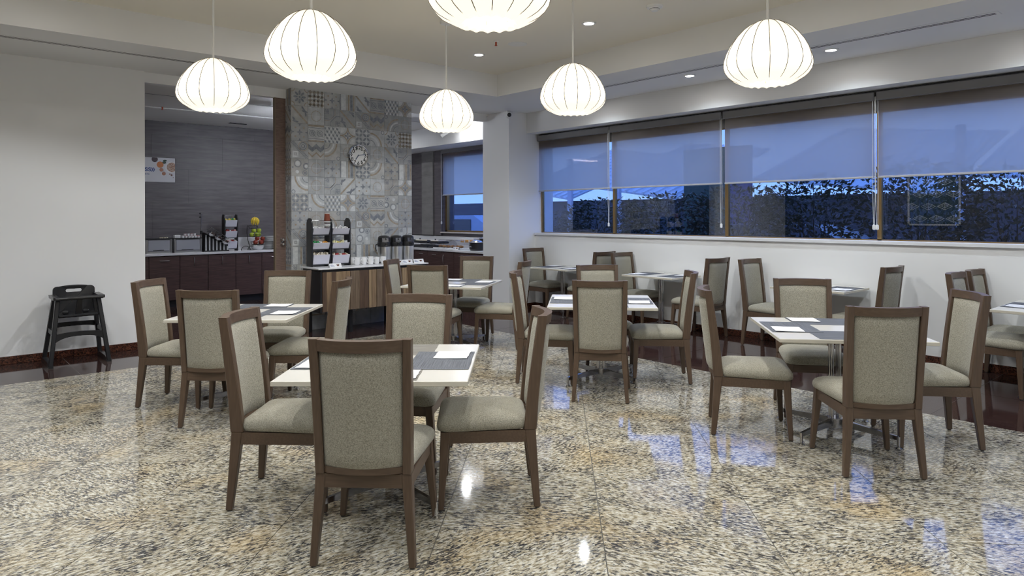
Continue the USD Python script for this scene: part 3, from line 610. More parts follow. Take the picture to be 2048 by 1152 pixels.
for i, (nm, x, y, a) in enumerate(BIG):
    rz = math.radians(a)
    lb = 'square cream table on a chrome base, the ' + nm
    if t0 is None: t0 = make_table(lb, (x, y, 0), rz, TS, TS)
    else: dup(t0, (x, y, 0), rz, lb)
    setting(nm, x, y, rz, TS, TS, FOUR, PMAT, PMATB if i == 0 else None, seed=i)
w0 = None
for i, (y, nm) in enumerate(((7.47, 'first wall table'), (5.62, 'second wall table'), (3.48, 'third wall table'))):
    lb = 'small cream table against the window wall, the ' + nm + ' from the pillar'
    if w0 is None: w0 = make_table(lb, (7.62, y, 0), 0, .64, .82, .022, .26)
    else: dup(w0, (7.62, y, 0), 0, lb)
    setting(nm, 7.62, y, 0, .64, .82, [(2, 'at the left end'), (0, 'at the right end')], seed=i+7, full=.44, deep=.30)
lb = 'square cream table cut by the right edge of the photo'
dup(t0, (7.37, 1.21, 0), 0, lb); setting('table at the right edge', 7.37, 1.21, 0, TS, TS, [(2, 'on the left'), (3, 'on the near edge')], seed=4)
# ------------------------------------------------------------------ coffee cabinet in front of the tiled column
HC = .88                                                     # its top
cab = thing('coffee_cabinet', 'black cabinet with reclaimed plank doors and white top before the tiled column', 'cabinet', (4.755, 8.45, 0))
ox, oy = 4.755, 8.45
lx = lambda x: x - ox; ly = lambda y: y - oy
obj('top', bx(lx(3.913), lx(5.60), ly(8.18), ly(8.74), .862, HC, .003), QUARTZ, cab)
obj('carcass', [bx(lx(3.97), lx(5.585), ly(8.23), ly(8.72), .312, .862), bx(lx(3.955), lx(5.585), ly(8.205), ly(8.73), .832, .862, .002)], BLACK, cab)
obj('side_panel', bx(lx(3.945), lx(3.972), ly(8.2), ly(8.72), .305, .832, .002), BLACK, cab)
obj('side_panel', bx(lx(5.562), lx(5.588), ly(8.2), ly(8.72), .305, .832, .002), BLACK, cab)
for x, y in ((4.437, 8.33), (5.186, 8.66), (4.02, 8.66), (5.54, 8.33)):
    obj('leg', bx(lx(x)-.022, lx(x)+.022, ly(y)-.022, ly(y)+.022, 0, .315, .002), BLACK, cab)
prg = random.Random(3)
for d0_, d1_ in ((3.975, 4.366), (4.370, 4.762), (4.768, 5.163), (5.169, 5.560)):
    door = obj('door', bx(lx(d0_), lx(d1_), ly(8.213), ly(8.229), .318, .828, .001), BLACKM, cab, label='door clad in reclaimed vertical planks')
    n = 6; ws = [prg.uniform(.7, 1.4) for _ in range(n)]; tot = sum(ws); x = d0_
    for k in range(n):
        w_ = (d1_-d0_)*ws[k]/tot; e = prg.uniform(.0, .004)
        obj('plank', bx(lx(x)+.0006, lx(x+w_)-.0006, ly(8.196)+e, ly(8.213), .318, .828, .0012), PLANKS[prg.randrange(5)], door); x += w_

def bin_mesh(w, d, h):
    "open-topped bin, front wall sloping outwards"
    t = .004; ms = []
    f = lambda pts: hull(pts)
    ms.append(bx(-w/2, w/2, -d/2+.02, d/2, 0, t))
    ms.append(f([(sx*(w/2-k), y, z) for sx in (1,) for k in (0, t) for y, z in ((-d/2+.02, 0), (d/2, 0), (-d/2-.02, h*.95), (d/2, h))]))
    ms.append(f([(-(w/2-k), y, z) for k in (0, t) for y, z in ((-d/2+.02, 0), (d/2, 0), (-d/2-.02, h*.95), (d/2, h))]))
    ms.append(f([(x, y+k, z) for x in (-w/2, w/2) for k in (0, t) for y, z in ((-d/2+.02, 0), (-d/2-.02, h*.95))]))
    ms.append(bx(-w/2, w/2, d/2-t, d/2, 0, h))
    return ms
BIN = plain('bin_white', (.62, .62, .70), .35)
PK = {k: plain('packet_' + k, c, .5) for k, c in dict(white=(.75, .75, .76), green=(.04, .30, .10), orange=(.75, .36, .05), yellow=(.72, .62, .12), paleyellow=(.74, .70, .42), red=(.45, .05, .05), cream=(.72, .66, .55), brown=(.25, .12, .06), pink=(.70, .35, .36)).items()}
def make_rack(label, loc, w, h, tiers, d=.16, group='black condiment racks'):
    t = thing('condiment_rack', label, 'condiment rack', loc, 0, group)
    side = unary_union([sbox(-d/2, 0, d/2, h-d/2), Point(0, h-d/2).buffer(d/2)])
    for s in (-1, 1):
        m = trimesh.creation.extrude_polygon(side, .016); v = np.array(m.vertices); m.vertices = np.c_[s*(w/2-.008) + v[:, 2] - .008, v[:, 0], v[:, 1]]
        if m.volume < 0: m.invert()
        obj('side_panel', m, BLACK, t)
    obj('rod', tube([(-w/2, 0, h-.03), (w/2, 0, h-.03)], .004, 8), CHROME, t)
    for k, (zb, hb, fill) in enumerate(tiers):
        obj('shelf', bx(-w/2+.016, w/2-.016, -d/2+.01, d/2-.01, zb-.012, zb-.003), BLACKM, t)
        b = obj('bin', [xf(m, t=(0, -.015, zb)) for m in bin_mesh(w-.04, d-.03, hb)], BIN, t)
        cr = random.Random(k+int(w*100)); cols = {}
        nn = 9
        for i in range(nn):
            c = fill[i*len(fill)//nn]; x = -(w-.06)/2 + (w-.06)*(i+.5)/nn
            top = hb + cr.uniform(.005, .03)
            cols.setdefault(c, []).append(xf(bx(-(w-.06)/nn*.42, (w-.06)/nn*.42, -.04, .04, 0, top-.01, .002), cr.uniform(-.25, .25), (1, 0, 0), (x, -.01, zb+.008)))
        for c, ms in cols.items(): obj('packet_row', ms, PK[c], b)
    return t
make_rack('left black condiment rack, with paper cups on top', (4.118, 8.60, HC), .272, .645, [(.03, .135, ['cream']), (.232, .09, ['green', 'green', 'white', 'orange', 'orange']), (.425, .09, ['white'])])
make_rack('right black condiment rack, beside the row of mugs', (4.405, 8.60, HC), .285, .645, [(.03, .125, ['cream', 'red', 'cream', 'red', 'cream']), (.232, .085, ['paleyellow', 'yellow', 'paleyellow', 'white']), (.425, .085, ['white'])])
cup = thing('paper_cup_stack', 'stack of brown paper cups on the left condiment rack', 'paper cups', (4.20, 8.52, 1.392))
obj('upper_cup', lathe([(.0001, .19), (.030, .19), (.034, .186), (.042, .098)], 24), plain('cup_brown', (.20, .045, .02), .5), cup)
obj('lid_disc', cyl(.0305, .189, .196), WHITE, cup)
obj('cup_wall', lathe([(.032, .0), (.038, .07), (.044, .098), (.044, .10), (.0001, .10)], 24), plain('cup_dark', (.045, .02, .018), .5), cup)
obj('rim', [lathe([(.036+.0018*k, .008+.018*k), (.042+.0012*k, .010+.018*k), (.042+.0012*k, .016+.018*k), (.036+.0018*k, .018+.018*k)], 24) for k in range(5)], WHITE, cup)
MUGW = plain('mug_white', (.76, .76, .76), .2)
def make_mug(label, loc, rz):
    t = thing('coffee_mug', label, 'mug', loc, rz, 'white coffee mugs')
    obj('body', lathe([(.0001, 0), (.028, 0), (.034, .006), (.041, .05), (.042, .098), (.0405, .1), (.0385, .097), (.037, .05), (.03, .01), (.0001, .008)], 28), MUGW, t, smooth=50)
    a = np.linspace(-1.9, 1.9, 14); obj('handle', tube([(-.038-.028*math.cos(q)*1.0, 0, .052+.028*math.sin(q)) for q in a], .0045, 8), MUGW, t, smooth=60)
    return t
m0 = None
for i, (x, y) in enumerate([(4.615, 8.47), (4.715, 8.46), (4.815, 8.45), (4.915, 8.46), (5.015, 8.45), (4.60, 8.60), (4.70, 8.60), (4.80, 8.60), (4.90, 8.60)]):
    lb = 'white mug in the %s row, %s from the condiment racks' % ('front' if i < 5 else 'back', ('first', 'second', 'third', 'fourth', 'fifth')[i % 5])
    if m0 is None: m0 = make_mug(lb, (x, y, HC), .25)
    else: dup(m0, (x, y, HC), .25 + .25*math.sin(i*2.1), lb)
def make_airpot(label, loc, rz):
    t = thing('airpot', label, 'coffee airpot', loc, rz, 'steel airpots')
    obj('body', lathe([(.0001, 0), (.086, 0), (.088, .006), (.088, .235), (.084, .245), (.0001, .246)], 36), STEEL, t)
    obj('base_ring', lathe([(.088, 0), (.091, .002), (.091, .018), (.088, .02)], 36), BLACK, t)
    obj('collar', lathe([(.086, .232), (.094, .236), (.095, .285), (.090, .30), (.0001, .30)], 36), BLACK, t)
    obj('head', lathe([(.088, .298), (.090, .33), (.085, .365), (.068, .385), (.03, .394), (.0001, .395)], 36), BLACK, t)
    obj('head_plate', hull([(x, -.0925 if z < .33 else -.086, z) for x in (-.04, .04) for z in (.30, .355)] + [(x, -.07, z) for x in (-.05, .05) for z in (.30, .355)]), CHROME, t)
    obj('handle', tube([(-.092, 0, .27), (-.118, 0, .26), (-.122, 0, .21), (-.112, 0, .17)], [.008, .009, .008, .006], 8), BLACK, t)
    obj('spout', hull([(x, y, z) for x in (-.018, .018) for y, z in ((-.09, .24), (-.09, .29), (-.125, .285), (-.12, .262))]), BLACK, t)
    return t
a0 = make_airpot('steel airpot nearest the mugs, left of three', (5.10, 8.57, HC), -.25)
dup(a0, (5.302, 8.57, HC), -.2, 'steel airpot in the middle of three'); dup(a0, (5.498, 8.57, HC), -.15, 'steel airpot at the right end, by the column edge')
CARD_P = plain('card_coffee_print', (.10, .03, .015), .6); INK = plain('ink_blue', (.03, .06, .22), .6)
def make_card(label, loc, rz):
    t = thing('table_card', label, 'table card', loc, rz, 'small tent cards')
    h, w = .052, .085
    obj('card', [hull([(x, y*(1-z/h)*.5+s*.001, z) for x in (-w, w) for y, z in ((s*.05, 0), (s*.002, h)) for _ in (0,)] + [(x, y, z) for x in (-w, w) for y, z in ((s*.028, 0), (s*.003, h))]) for s in (-1, 1)], WPAPER, t)
    pr = [xf(m, math.radians(62), (1, 0, 0), (0, -.0275, .002)) for m in (prism(Point(.035, .036).buffer(.020).intersection(sbox(-1, .012, 1, .052)), 0, .0012),)]
    obj('picture', pr, CARD_P, t)
    obj('lettering', [xf(bx(-.07, -.012 - .012*k, .012+.011*k, .016+.011*k, 0, .0012), math.radians(62), (1, 0, 0), (0, -.0275, .002)) for k in range(3)], INK, t)
    return t
k_0 = make_card('small white card before the condiment racks', (4.19, 8.28, HC), 0)
dup(k_0, (5.15, 8.30, HC), 0, 'small white card before the left airpot'); dup(k_0, (5.30, 8.285, HC), 0, 'small white card before the middle airpot'); dup(k_0, (5.49, 8.285, HC), 0, 'small white card before the right airpot')

# wall clock
ck = thing('wall_clock', 'round chrome wall clock with big black numerals on the tiled column', 'clock', (4.82, 8.82, 2.417))
obj('rim', xf(lathe([(.138, .0), (.160, 0), (.160, .03), (.152, .042), (.141, .04), (.138, .028)], 48), math.pi/2, (1, 0, 0)), CHROME, ck)
obj('dial', xf(cyl(.142, .001, .022, n=48), math.pi/2, (1, 0, 0)), plain('clock_dial', (.84, .84, .84), .5), ck)
NUM = plain('numeral_black', (.012, .012, .014), .5)
for i in range(1, 13):
    m = meshkit.text_mesh(str(i), .045, .003, bold=True); c = m.bounds.mean(0); a = math.radians(90 - 30*i)
    m.apply_translation([-c[0] + .111*math.cos(a), -c[1] + .111*math.sin(a), .0225]); obj('numeral', to_xz(m, 0), NUM, ck, smooth=False)
HAND = plain('clock_hand_blue_grey', (.13, .17, .24), .4)
for ang, L, wd in ((math.radians(90-216), .075, .007), (math.radians(90-80), .105, .005)):
    m = bx(-.012, L, -wd, wd, .0255, .0275); obj('hand', to_xz(xf(m, ang), 0), HAND, ck)
obj('hub', to_xz(cyl(.009, .0235, .031), 0), HAND, ck)

# sliding door leaf beside the column
dr = tag(UsdGeom.Xform.Define(stage, '/World/door_1'), 'dark wood sliding door leaf left of the tiled column', None, None, 'structure')
obj('leaf', bx(3.697, 3.834, 9.0, 9.05, .01, 3.145, .002), DOORWOOD, dr)
obj('edge_strip', bx(3.683, 3.698, 8.998, 9.052, .01, 3.145, .001), plain('door_edge', (.20, .15, .10), .5), dr)
for z in (1.175, 1.235): obj('handle', xf(lathe([(.0001, 0), (.03, 0), (.033, .006), (.024, .02), (.016, .045), (.0001, .05)], 20), math.pi/2, (1, 0, 0), (3.785, 9.0, z)), CHROME, dr)

# ------------------------------------------------------------------ back kitchen: rear counter
KY, KT = 12.6, .925
wt = thing('worktop', 'white worktop along the kitchen rear wall', 'worktop', (0, 0, 0)); obj('slab', bx(.9, 7.48, KY-.02, 13.197, KT-.04, KT, .004), QUARTZ, wt)
obj('backsplash', bx(.9, 7.48, 13.172, 13.197, KT, 1.155, .003), QUARTZ, wt)
ORD = ['hidden left-end unit', 'first unit in view', 'second unit in view', 'third unit in view', 'fourth unit in view', 'unit beside the sliding door'] + ['unit hidden %s behind the tiled column' % w for w in ('first', 'second', 'third', 'last')]
edges = [2.53, 3.007, 3.49, 3.955, 4.436, 4.91, 5.39, 5.87, 6.35, 6.83, 7.31]
PULL = plain('pull_nickel', (.55, .54, .52), .3, 1.0)
edges += [2.05, 1.57, 1.09]; ORD += ['unit hidden first behind the left wall', 'unit hidden second behind the left wall', 'unit hidden third behind the left wall']
for i in range(13):
    x0, x1 = (edges[i], edges[i+1]) if i < 10 else (edges[i+1], edges[i+1]+.48); hz = i in (0, 1, 5)
    lbl = ('dark wood cupboard with a %s pull, %s of the rear counter' % ('horizontal' if hz else 'vertical', ORD[i])) if i < 6 else 'dark wood kitchen cupboard, ' + ORD[i]
    u = thing('base_cupboard', lbl, 'cupboard', ((x0+x1)/2, 12.9, 0), 0, 'rear kitchen cupboards'); h = (x1-x0)/2
    obj('body', bx(-h+.001, h-.001, -.275, .28, .12, KT-.041), DARKWOOD, u); obj('kickboard', bx(-h+.001, h-.001, -.22, -.2, 0, .12), BLACKM, u)
    d = obj('door', bx(-h+.003, h-.003, -.298, -.277, .125, KT-.05, .002), DARKWOOD, u)
    a = np.linspace(0, math.pi, 9)
    if hz: obj('handle', tube([(-.075*math.cos(q), -.298-.022*math.sin(q), .80) for q in a], .006, 8), PULL, d)
    else: obj('handle', tube([(0, -.298-.022*math.sin(q), .77-.07*math.cos(q)) for q in a], .006, 8), PULL, d)
FROST = plain('frosted_panel', (.32, .33, .37), .25)
def make_warmer(label, x0, x1):
    t = thing('pastry_case', label, 'food warmer', ((x0+x1)/2, 12.86, KT), 0, 'grey countertop cases'); h = (x1-x0)/2
    obj('body', bx(-h+.01, h-.01, -.15, .18, .03, .235, .004), plain('case_grey', (.25, .25, .27), .4) if 'case_grey' not in mat_cache else mat_cache['case_grey'], t)
    obj('front_panel', bx(-h+.02, h-.02, -.162, -.15, .045, .225, .003), FROST, t)
    obj('corner_post', [bx(s*h-.012, s*h+.012, -.165, -.14, 0, .24, .003) for s in (-1, 1)], STEEL, t)
    obj('tray', bx(-h-.015, h+.015, -.175, .19, .238, .252, .004), BLACKM, t); obj('base', bx(-h, h, -.16, .18, 0, .03, .004), STEEL, t)
    obj('vent', bx(-h*.5, h*.4, -.166, -.16, .05, .06, .002), BLACKM, t)
    return t
make_warmer('grey countertop case at the left end of the rear counter', 3.0, 3.375)
make_warmer('grey countertop case topped with portion cups, beside the utensil stand', 3.44, 3.865)
crg = random.Random(11)
for i in range(4):
    t = tag(obj('butter_cup', lathe([(.0001, 0), (.017, 0), (.023, .02), (.0001, .022)], 14, (3.24+.035*i, 12.83+.02*(i % 2), KT+.2525)), PK['cream']), 'small cream portion cup on the left grey case', 'portion cup', 'cream cups on the left case')
t = tag(obj('portion_box', bx(3.45, 3.545, 12.76, 12.86, KT+.253, KT+.305, .003), WPAPER), 'small white box on the second grey case', 'box')
for i in range(18):
    r_, c_ = divmod(i, 6); x = 3.575 + .052*c_ + .008*r_; y = 12.74 + .075*r_
    t = thing('portion_cup', 'white lidded portion cup with a red print in the heap on the grey case', 'portion cup', (x, y, KT+.253 + .001 + (.036 if (r_ == 1 and 0 < c_ < 5) else 0)), 0, 'portion cups heaped on the grey case')
    obj('cup', lathe([(.0001, 0), (.019, 0), (.024, .034), (.0001, .034)], 14), WPAPER, t); obj('lid', lathe([(.026, .034), (.026, .037), (.0001, .0375)], 14), PK[('white', 'red', 'white', 'pink')[i % 4]], t)
# utensil stand with pole
us = thing('utensil_stand', 'black striped stand with chrome bowls and a tall pole', 'utensil stand', (4.13, 12.84, KT))
obj('base_plate', bx(-.22, .22, -.14, .14, 0, .02, .004), BLACKM, us)
obj('stripe', [bx(-.19+.062*k, -.165+.062*k, -.135, -.12, .02, .30-.035*k, .002) for k in range(7)], LBAR, us)
obj('back_board', hull([(-.2, y, .02) for y in (-.11, .1)] + [(.21, y, .02) for y in (-.11, .1)] + [(-.2, y, .34) for y in (-.11, .1)] + [(.21, y, .13) for y in (-.11, .1)]), BLACKM, us)
obj('pole', tube([(-.215, 0, 0), (-.215, 0, .67)], .011, 10), CHROME, us)
obj('collar', cyl(.024, .31, .37, (-.215, 0), 14), BLACKM, us); obj('pole_base', cyl(.05, 0, .015, (-.215, 0), 16), BLACKM, us)
obj('finial', [sphere(.017, (-.235, 0, .68)), sphere(.017, (-.235, 0, .615))], BLACKM, us)
for k in range(3):
    obj('bowl', xf(lathe([(.0001, -.055), (.035, -.052), (.072, -.02), (.083, .016), (.079, .016), (.064, -.02), (.0001, -.046)], 22), .55, (0, 1, 0), (-.10+.12*k, -.17, .33-.075*k)), CHROME, us)
obj('spoon', [tube([(-.12+.05*k, .02, .38-.03*k), (-.06+.05*k, -.04, .43-.035*k), (-.02+.05*k, -.08, .40-.035*k)], .006, 6) for k in range(6)], CHROME, us)
make_rack('black rack of wrapped snacks on the rear kitchen counter', (4.42, 12.86, KT), .245, .665, [(.04, .14, ['pink', 'white', 'red', 'white']), (.24, .125, ['red', 'white', 'red', 'pink']), (.44, .125, ['yellow', 'yellow', 'green', 'yellow'])], .15, 'snack rack in the kitchen')
# fruit stand
fs = thing('fruit_stand', 'three-tier black wire fruit stand', 'fruit stand', (4.87, 12.84, KT))
WIRE = plain('black_wire', (.015, .015, .015), .4)
def ring(r, z, x=0, n=28): return tube([(x+r*math.cos(q), r*math.sin(q), z) for q in np.linspace(0, 2*math.pi, n)], .004, 6)
for x, r, z in ((-.03, .085, .40), (.0, .105, .245), (.05, .12, .10)):
    ws = [ring(r, z+.05, x), ring(r*.86, z, x), ring(r*.5, z-.004, x)]
    for k in range(12):
        q = k*math.pi/6; ws.append(tube([(x+r*math.cos(q), r*math.sin(q), z+.05), (x+r*.86*math.cos(q), r*.86*math.sin(q), z), (x, 0, z-.006)], .0028, 5))
    obj('basket', ws, WIRE, fs)
obj('frame', [tube([(-.13, .03, .45), (-.135, .03, .33), (-.125, .03, .2), (-.09, .03, .08), (-.1, .03, .0)], .006, 8), tube([(-.13, .03, .45), (-.09, 0, .45)], .005, 8)], WIRE, fs)
obj('bowl', lathe([(.0001, .0), (.07, .0), (.12, .05), (.13, .09), (.126, .09), (.115, .052), (.0001, .01)], 28, (.05, 0, 0)), STEEL, fs)
obj('arch_leg', [tube([(x0+.085*math.cos(q), -.06, .075*math.sin(q)) for q in np.linspace(math.pi, 0.0, 14)], .006, 7) for x0 in (-.19, -.07)], WIRE, fs)
BAN = mottled('banana_yellow', [(.3, (.62, .42, .03)), (.7, (.78, .58, .06))], 12, .45); APG = plain('apple_green', (.36, .46, .04), .3); APR = mottled('apple_red', [(.35, (.22, .02, .015)), (.7, (.36, .07, .03))], 10, .3)
for k, pos in enumerate(('leftmost', 'second from the left', 'middle', 'second from the right', 'rightmost')):
    ph = (k-2)*.52; q = np.linspace(0, 1, 11); out = .075*np.sin(q*2.3); dn = .115 - .155*q + .02*np.sin(q*3)
    m = tube([(math.sin(ph)*o_, -math.cos(ph)*o_*.8, d_) for o_, d_ in zip(out, dn)], [.004, .006, .012, .016, .018, .019, .019, .017, .014, .010, .004], 8)
    tag(obj('banana', xf(m, t=(4.86, 12.83, KT+.50)), BAN, smooth=60), 'ripe yellow banana on the fruit stand, %s of the bunch' % pos, 'banana', 'bananas on the fruit stand')
def apple(): return lathe([(.0001, .008), (.012, .001), (.026, .004), (.040, .022), (.044, .044), (.038, .066), (.022, .077), (.008, .073), (.0001, .068)], 22)
def fruit(name, label, grp, mt, spots):
    p = None
    for n_, (x, y, z) in enumerate(spots):
        lb = label % ('front left', 'front middle', 'back right', 'upper left', 'upper right')[n_]
        if p is None:
            p = thing(name, lb, 'apple', (x, y, z), 0, grp); obj('flesh', apple(), mt, p, smooth=60); obj('stem', tube([(0, 0, .066), (.004, 0, .088)], .0022, 5), WOOD, p)
        else: dup(p, (x, y, z), x*9, lb)
fruit('green_apple', 'green apple on the middle tier of the fruit stand, %s', 'green apples', APG, [(4.80, 12.80, KT+.246), (4.89, 12.78, KT+.246), (4.95, 12.86, KT+.246), (4.835, 12.80, KT+.322), (4.93, 12.80, KT+.322)])
fruit('red_apple', 'red apple on the lower tier of the fruit stand, %s', 'red apples', APR, [(4.86, 12.78, KT+.102), (4.95, 12.76, KT+.102), (5.0, 12.84, KT+.102), (4.90, 12.80, KT+.172), (5.0, 12.80, KT+.165)])
def plate_stack(label, x, y, n, r):
    t = thing('plate_stack', label, 'plates', (x, y, KT), 0, 'stacked white plates')
    for k in range(n): obj('plate', lathe([(.0001, .012*k), (r*.6, .012*k), (r, .012*k+.016), (r, .012*k+.019), (r*.62, .012*k+.005), (.0001, .012*k+.005)], 32), MUGW, t)
plate_stack('taller stack of white plates by the sliding door, at the back', 5.20, 12.95, 20, .13); plate_stack('shorter stack of white plates by the sliding door', 5.28, 12.76, 13, .10)
# breakfast sign
sg = thing('wall_sign', 'white breakfast sign with fruit and a cereal bowl on the grey kitchen wall', 'sign', (3.0, 13.197, 2.377))
SX = lambda px: 3.089 + (px/15.36 + 280 - 290)*.0081 - 3.0
SZ = lambda py: 2.591 - (py/15.36 + 300 - 314)*.00871 - 2.377
obj('board', bx(-.85, .575, -.01, 0, -.215, .215, .001), plain('sign_white', (.60, .60, .64), .5), sg)
def flat(poly, mt, nm, lift=.0012): obj(nm, to_xz(prism(poly, 0, lift), -.0101), mt, sg, smooth=False)
el = lambda px, py, r, k=1.0: affinity.scale(Point(SX(px), SZ(py)).buffer(r*.0081/15.36*1.0, quad_segs=6), 1, k)
flat(el(445, 270, 95, 1.0).intersection(sbox(-1, -.215, 1, .213)), plain('print_plum', (.05, .03, .04), .6), 'printed_fruit')
flat(el(610, 430, 105), plain('print_orange', (.55, .20, .07), .6), 'printed_fruit')
for a, b in ((650, 590), (725, 705)): flat(el(a, b, 60), plain('print_egg_%d' % a, (.36, .17, .11), .6), 'printed_egg')
flat(el(735, 360, 60, .7).union(el(760, 300, 60, .5)), plain('print_leaf', (.03, .06, .04), .6), 'printed_leaf')
flat(el(960, 500, 190).intersection(sbox(-1, -.214, .574, .214)), WPAPER, 'printed_bowl')
flat(el(975, 500, 160).intersection(sbox(-1, -.214, .573, .214)), mottled('print_cereal', [(.35, (.20, .07, .05)), (.5, (.42, .28, .2)), (.65, (.5, .42, .36))], 60, .6, detail=2.0), 'printed_cereal', .002)
flat(el(910, 715, 22).union(el(965, 745, 30)).union(el(1015, 820, 12)), mat_cache['card_coffee_print'], 'printed_nut')
BLUE = plain('sign_blue', (.012, .05, .22), .6)
def sign_text(s, px, py, h, bold=True):
    m = meshkit.text_mesh(s, h, .0014, bold); v = np.array(m.vertices); m.vertices = v + [SX(px) - m.bounds[0][0], SZ(py) - m.bounds[0][1], 0]; obj('lettering', to_xz(m, -.0101), BLUE, sg, smooth=False)
sign_text('SS', 143, 648, .062); sign_text('NTE', 150, 760, .028, False)
chev = lambda px: Polygon([(SX(px), SZ(530)), (SX(px+28), SZ(530)), (SX(px+58), SZ(592)), (SX(px+28), SZ(655)), (SX(px), SZ(655)), (SX(px+30), SZ(592))])
flat(chev(338).union(chev(392)), BLUE, 'chevron_mark', .0014)

# ------------------------------------------------------------------ side counter under the kitchen window
w2 = thing('worktop', 'white worktop under the kitchen window', 'worktop', (0, 0, 0)); obj('slab', bx(7.485, 8.117, 9.16, 13.19, KT-.04, KT, .004), QUARTZ, w2); obj('backsplash', bx(8.098, 8.117, 9.16, 13.19, KT, 1.14, .003), QUARTZ, w2)
ye = [9.17, 9.70, 10.15, 10.56, 11.0, 11.44, 11.9, 12.36]
for i in range(7):
    y0, y1 = ye[i], ye[i+1]; vert = i in (2,)
    u = thing('side_cupboard', 'dark wood cupboard under the kitchen window, ' + ('beside the pillar', 'second from the pillar', 'the one with a tall curved pull', 'right of the leftmost in view', 'leftmost in view by the tiled column', 'hidden behind the column', 'at the far hidden end')[i], 'cupboard', (7.8, (y0+y1)/2, 0), 0, 'cupboards under the kitchen window'); h = (y1-y0)/2
    obj('body', bx(-.27, .3, -h+.001, h-.001, .12, KT-.041), DARKWOOD, u); obj('kickboard', bx(-.22, -.2, -h+.001, h-.001, 0, .12), BLACKM, u)
    d = obj('door', bx(-.295, -.272, -h+.003, h-.003, .125, KT-.05, .002), DARKWOOD, u); a = np.linspace(0, math.pi, 9)
    if vert: obj('handle', tube([(-.295-.022*math.sin(q), h*.55, .74-.08*math.cos(q)) for q in a], .007, 8), PULL, d)
    else: obj('handle', tube([(-.295-.022*math.sin(q), -.06*math.cos(q), .815) for q in a], .006, 8), PULL, d)
def griddle(label, y, w):
    t = thing('waffle_maker', label, 'waffle maker', (7.78, y, KT), 0, 'black waffle makers')
    obj('base', bx(-.14, .16, -w, w, 0, .05, .01), BLACK, t); obj('upright', bx(.0, .12, -w*.7, w*.7, .05, .12, .006), STEEL, t)
    obj('plate', bx(-.13, .15, -w*.95, w*.95, .085, .125, .012), BLACK, t); obj('lid', bx(-.12, .15, -w*.9, w*.9, .128, .15, .01), PK['cream'], t)
    obj('handle', tube([(-.13, w*.6, .14), (-.2, w*.6, .15)], .01, 8), BLACK, t); obj('knob', cyl(.012, .15, .175, (0, w*.7), 12), BLACK, t)
griddle('black waffle maker beside the tiled column edge', 11.48, .27); griddle('black waffle maker behind the domed pastry tray', 11.02, .16)
dt = thing('pastry_tray', 'white tray under a clear domed lid', 'pastry tray', (7.76, 10.55, KT))
obj('tray', bx(-.17, .17, -.44, .40, 0, .022, .008), WHITE, dt)
dome = []
for y0, y1 in ((.02, .38), (-.40, -.02)):
    pts = [(.15*math.cos(q), y, .022 + .15*math.sin(q)) for q in np.linspace(0, math.pi, 12) for y in (y0, y1)]; dome.append(hull(pts))
obj('clear_lid', dome, ACRYL, dt)
BREAD = mottled('pastry_brown', [(.3, (.22, .09, .03)), (.7, (.50, .28, .11))], 30, .6)
prg = random.Random(5)
for i in range(9):
    y = 10.20 + .075*i; a = np.linspace(-1.2, 1.2, 8)
    tag(obj('croissant', xf(tube([(.045*math.sin(q), .035*math.cos(q), .024) for q in a], [.006, .015, .022, .026, .026, .022, .015, .006], 8), prg.uniform(0, 3), (0, 0, 1), (7.70+prg.uniform(-.03, .06), y, KT+.024)), BREAD, smooth=60), 'small brown croissant on the white tray under the clear lid', 'croissant', 'pastries under the clear lid')
def crock(label, x, y, r, h):
    t = thing('soup_kettle', label, 'soup kettle', (x, y, KT), 0, 'black soup kettles')
    obj('body', lathe([(.0001, 0), (r*.86, 0), (r, .03), (r, h), (r*.95, h+.005), (.0001, h+.005)], 32), BLACK, t); obj('rim', lathe([(r, h), (r+.008, h+.004), (r+.006, h+.014), (r-.02, h+.016)], 32), STEEL, t)
    obj('lid', lathe([(r-.015, h+.012), (r*.7, h+.035), (.0001, h+.045)], 32), STEEL, t); obj('handle', tube([(-r-.002, .02, h*.7), (-r-.03, .01, h*.65), (-r-.03, -.01, h*.55), (-r-.002, -.02, h*.5)], .007, 8), CHROME, t)
crock('taller black soup kettle at the back of the side counter', 7.93, 9.72, .13, .20); crock('black soup kettle at the front of the side counter by the pillar', 7.68, 9.70, .13, .14)
pb = thing('bread_box', 'white cardboard box printed in orange behind the pastry tray', 'box', (7.99, 10.28, KT)); obj('box', bx(-.09, .09, -.22, .22, 0, .20, .004), WPAPER, pb); obj('print', [bx(-.093, -.09, -.2+.14*k, -.10+.14*k, .12, .17) for k in range(3)], PK['orange'], pb)
dup(k_0, (7.58, 10.17, KT), -math.pi/2, 'small white card in front of the domed pastry tray')

# ------------------------------------------------------------------ high chair by the white wall
hc = thing('high_chair', 'black plastic high chair standing against the white wall', 'high chair', (1.345, 8.615, 0))
BH = plain('high_chair_black', (.016, .016, .018), .28)
for s in (-1, 1):
    for y0, y1 in ((-.235, -.115), (.225, .10)):
        obj('leg', taper((s*.262, y0, .02), (.040, .046), (s*.185, y1, .68), (.042, .064), .006), BH, hc)
    obj('foot_runner', hull([(s*.262+o, y, z) for o in (-.022, .022) for y, z in ((-.255, .0), (.25, .0), (-.25, .03), (.245, .03), (-.16, .055), (.16, .055))]), BH, hc)
    obj('side_rail', hull([(s*.225+o, y, z) for o in (-.012, .012) for y in (-.17, .16) for z in (.32, .37)]), BH, hc)
    obj('armrest', hull([(s*.205+o, y, z) for o in (-.028, .028) for y, z in ((-.20, .685), (-.20, .715), (.10, .69), (.12, .72))]), BH, hc)
def arch(y, z, w, h, dip):
    xs = np.linspace(-w, w, 15); return Polygon([(x, z + h/2 - dip*(x/w)**2*.3) for x in xs] + [(x, z - h/2 - dip*(abs(x)/w)**3) for x in xs[::-1]])
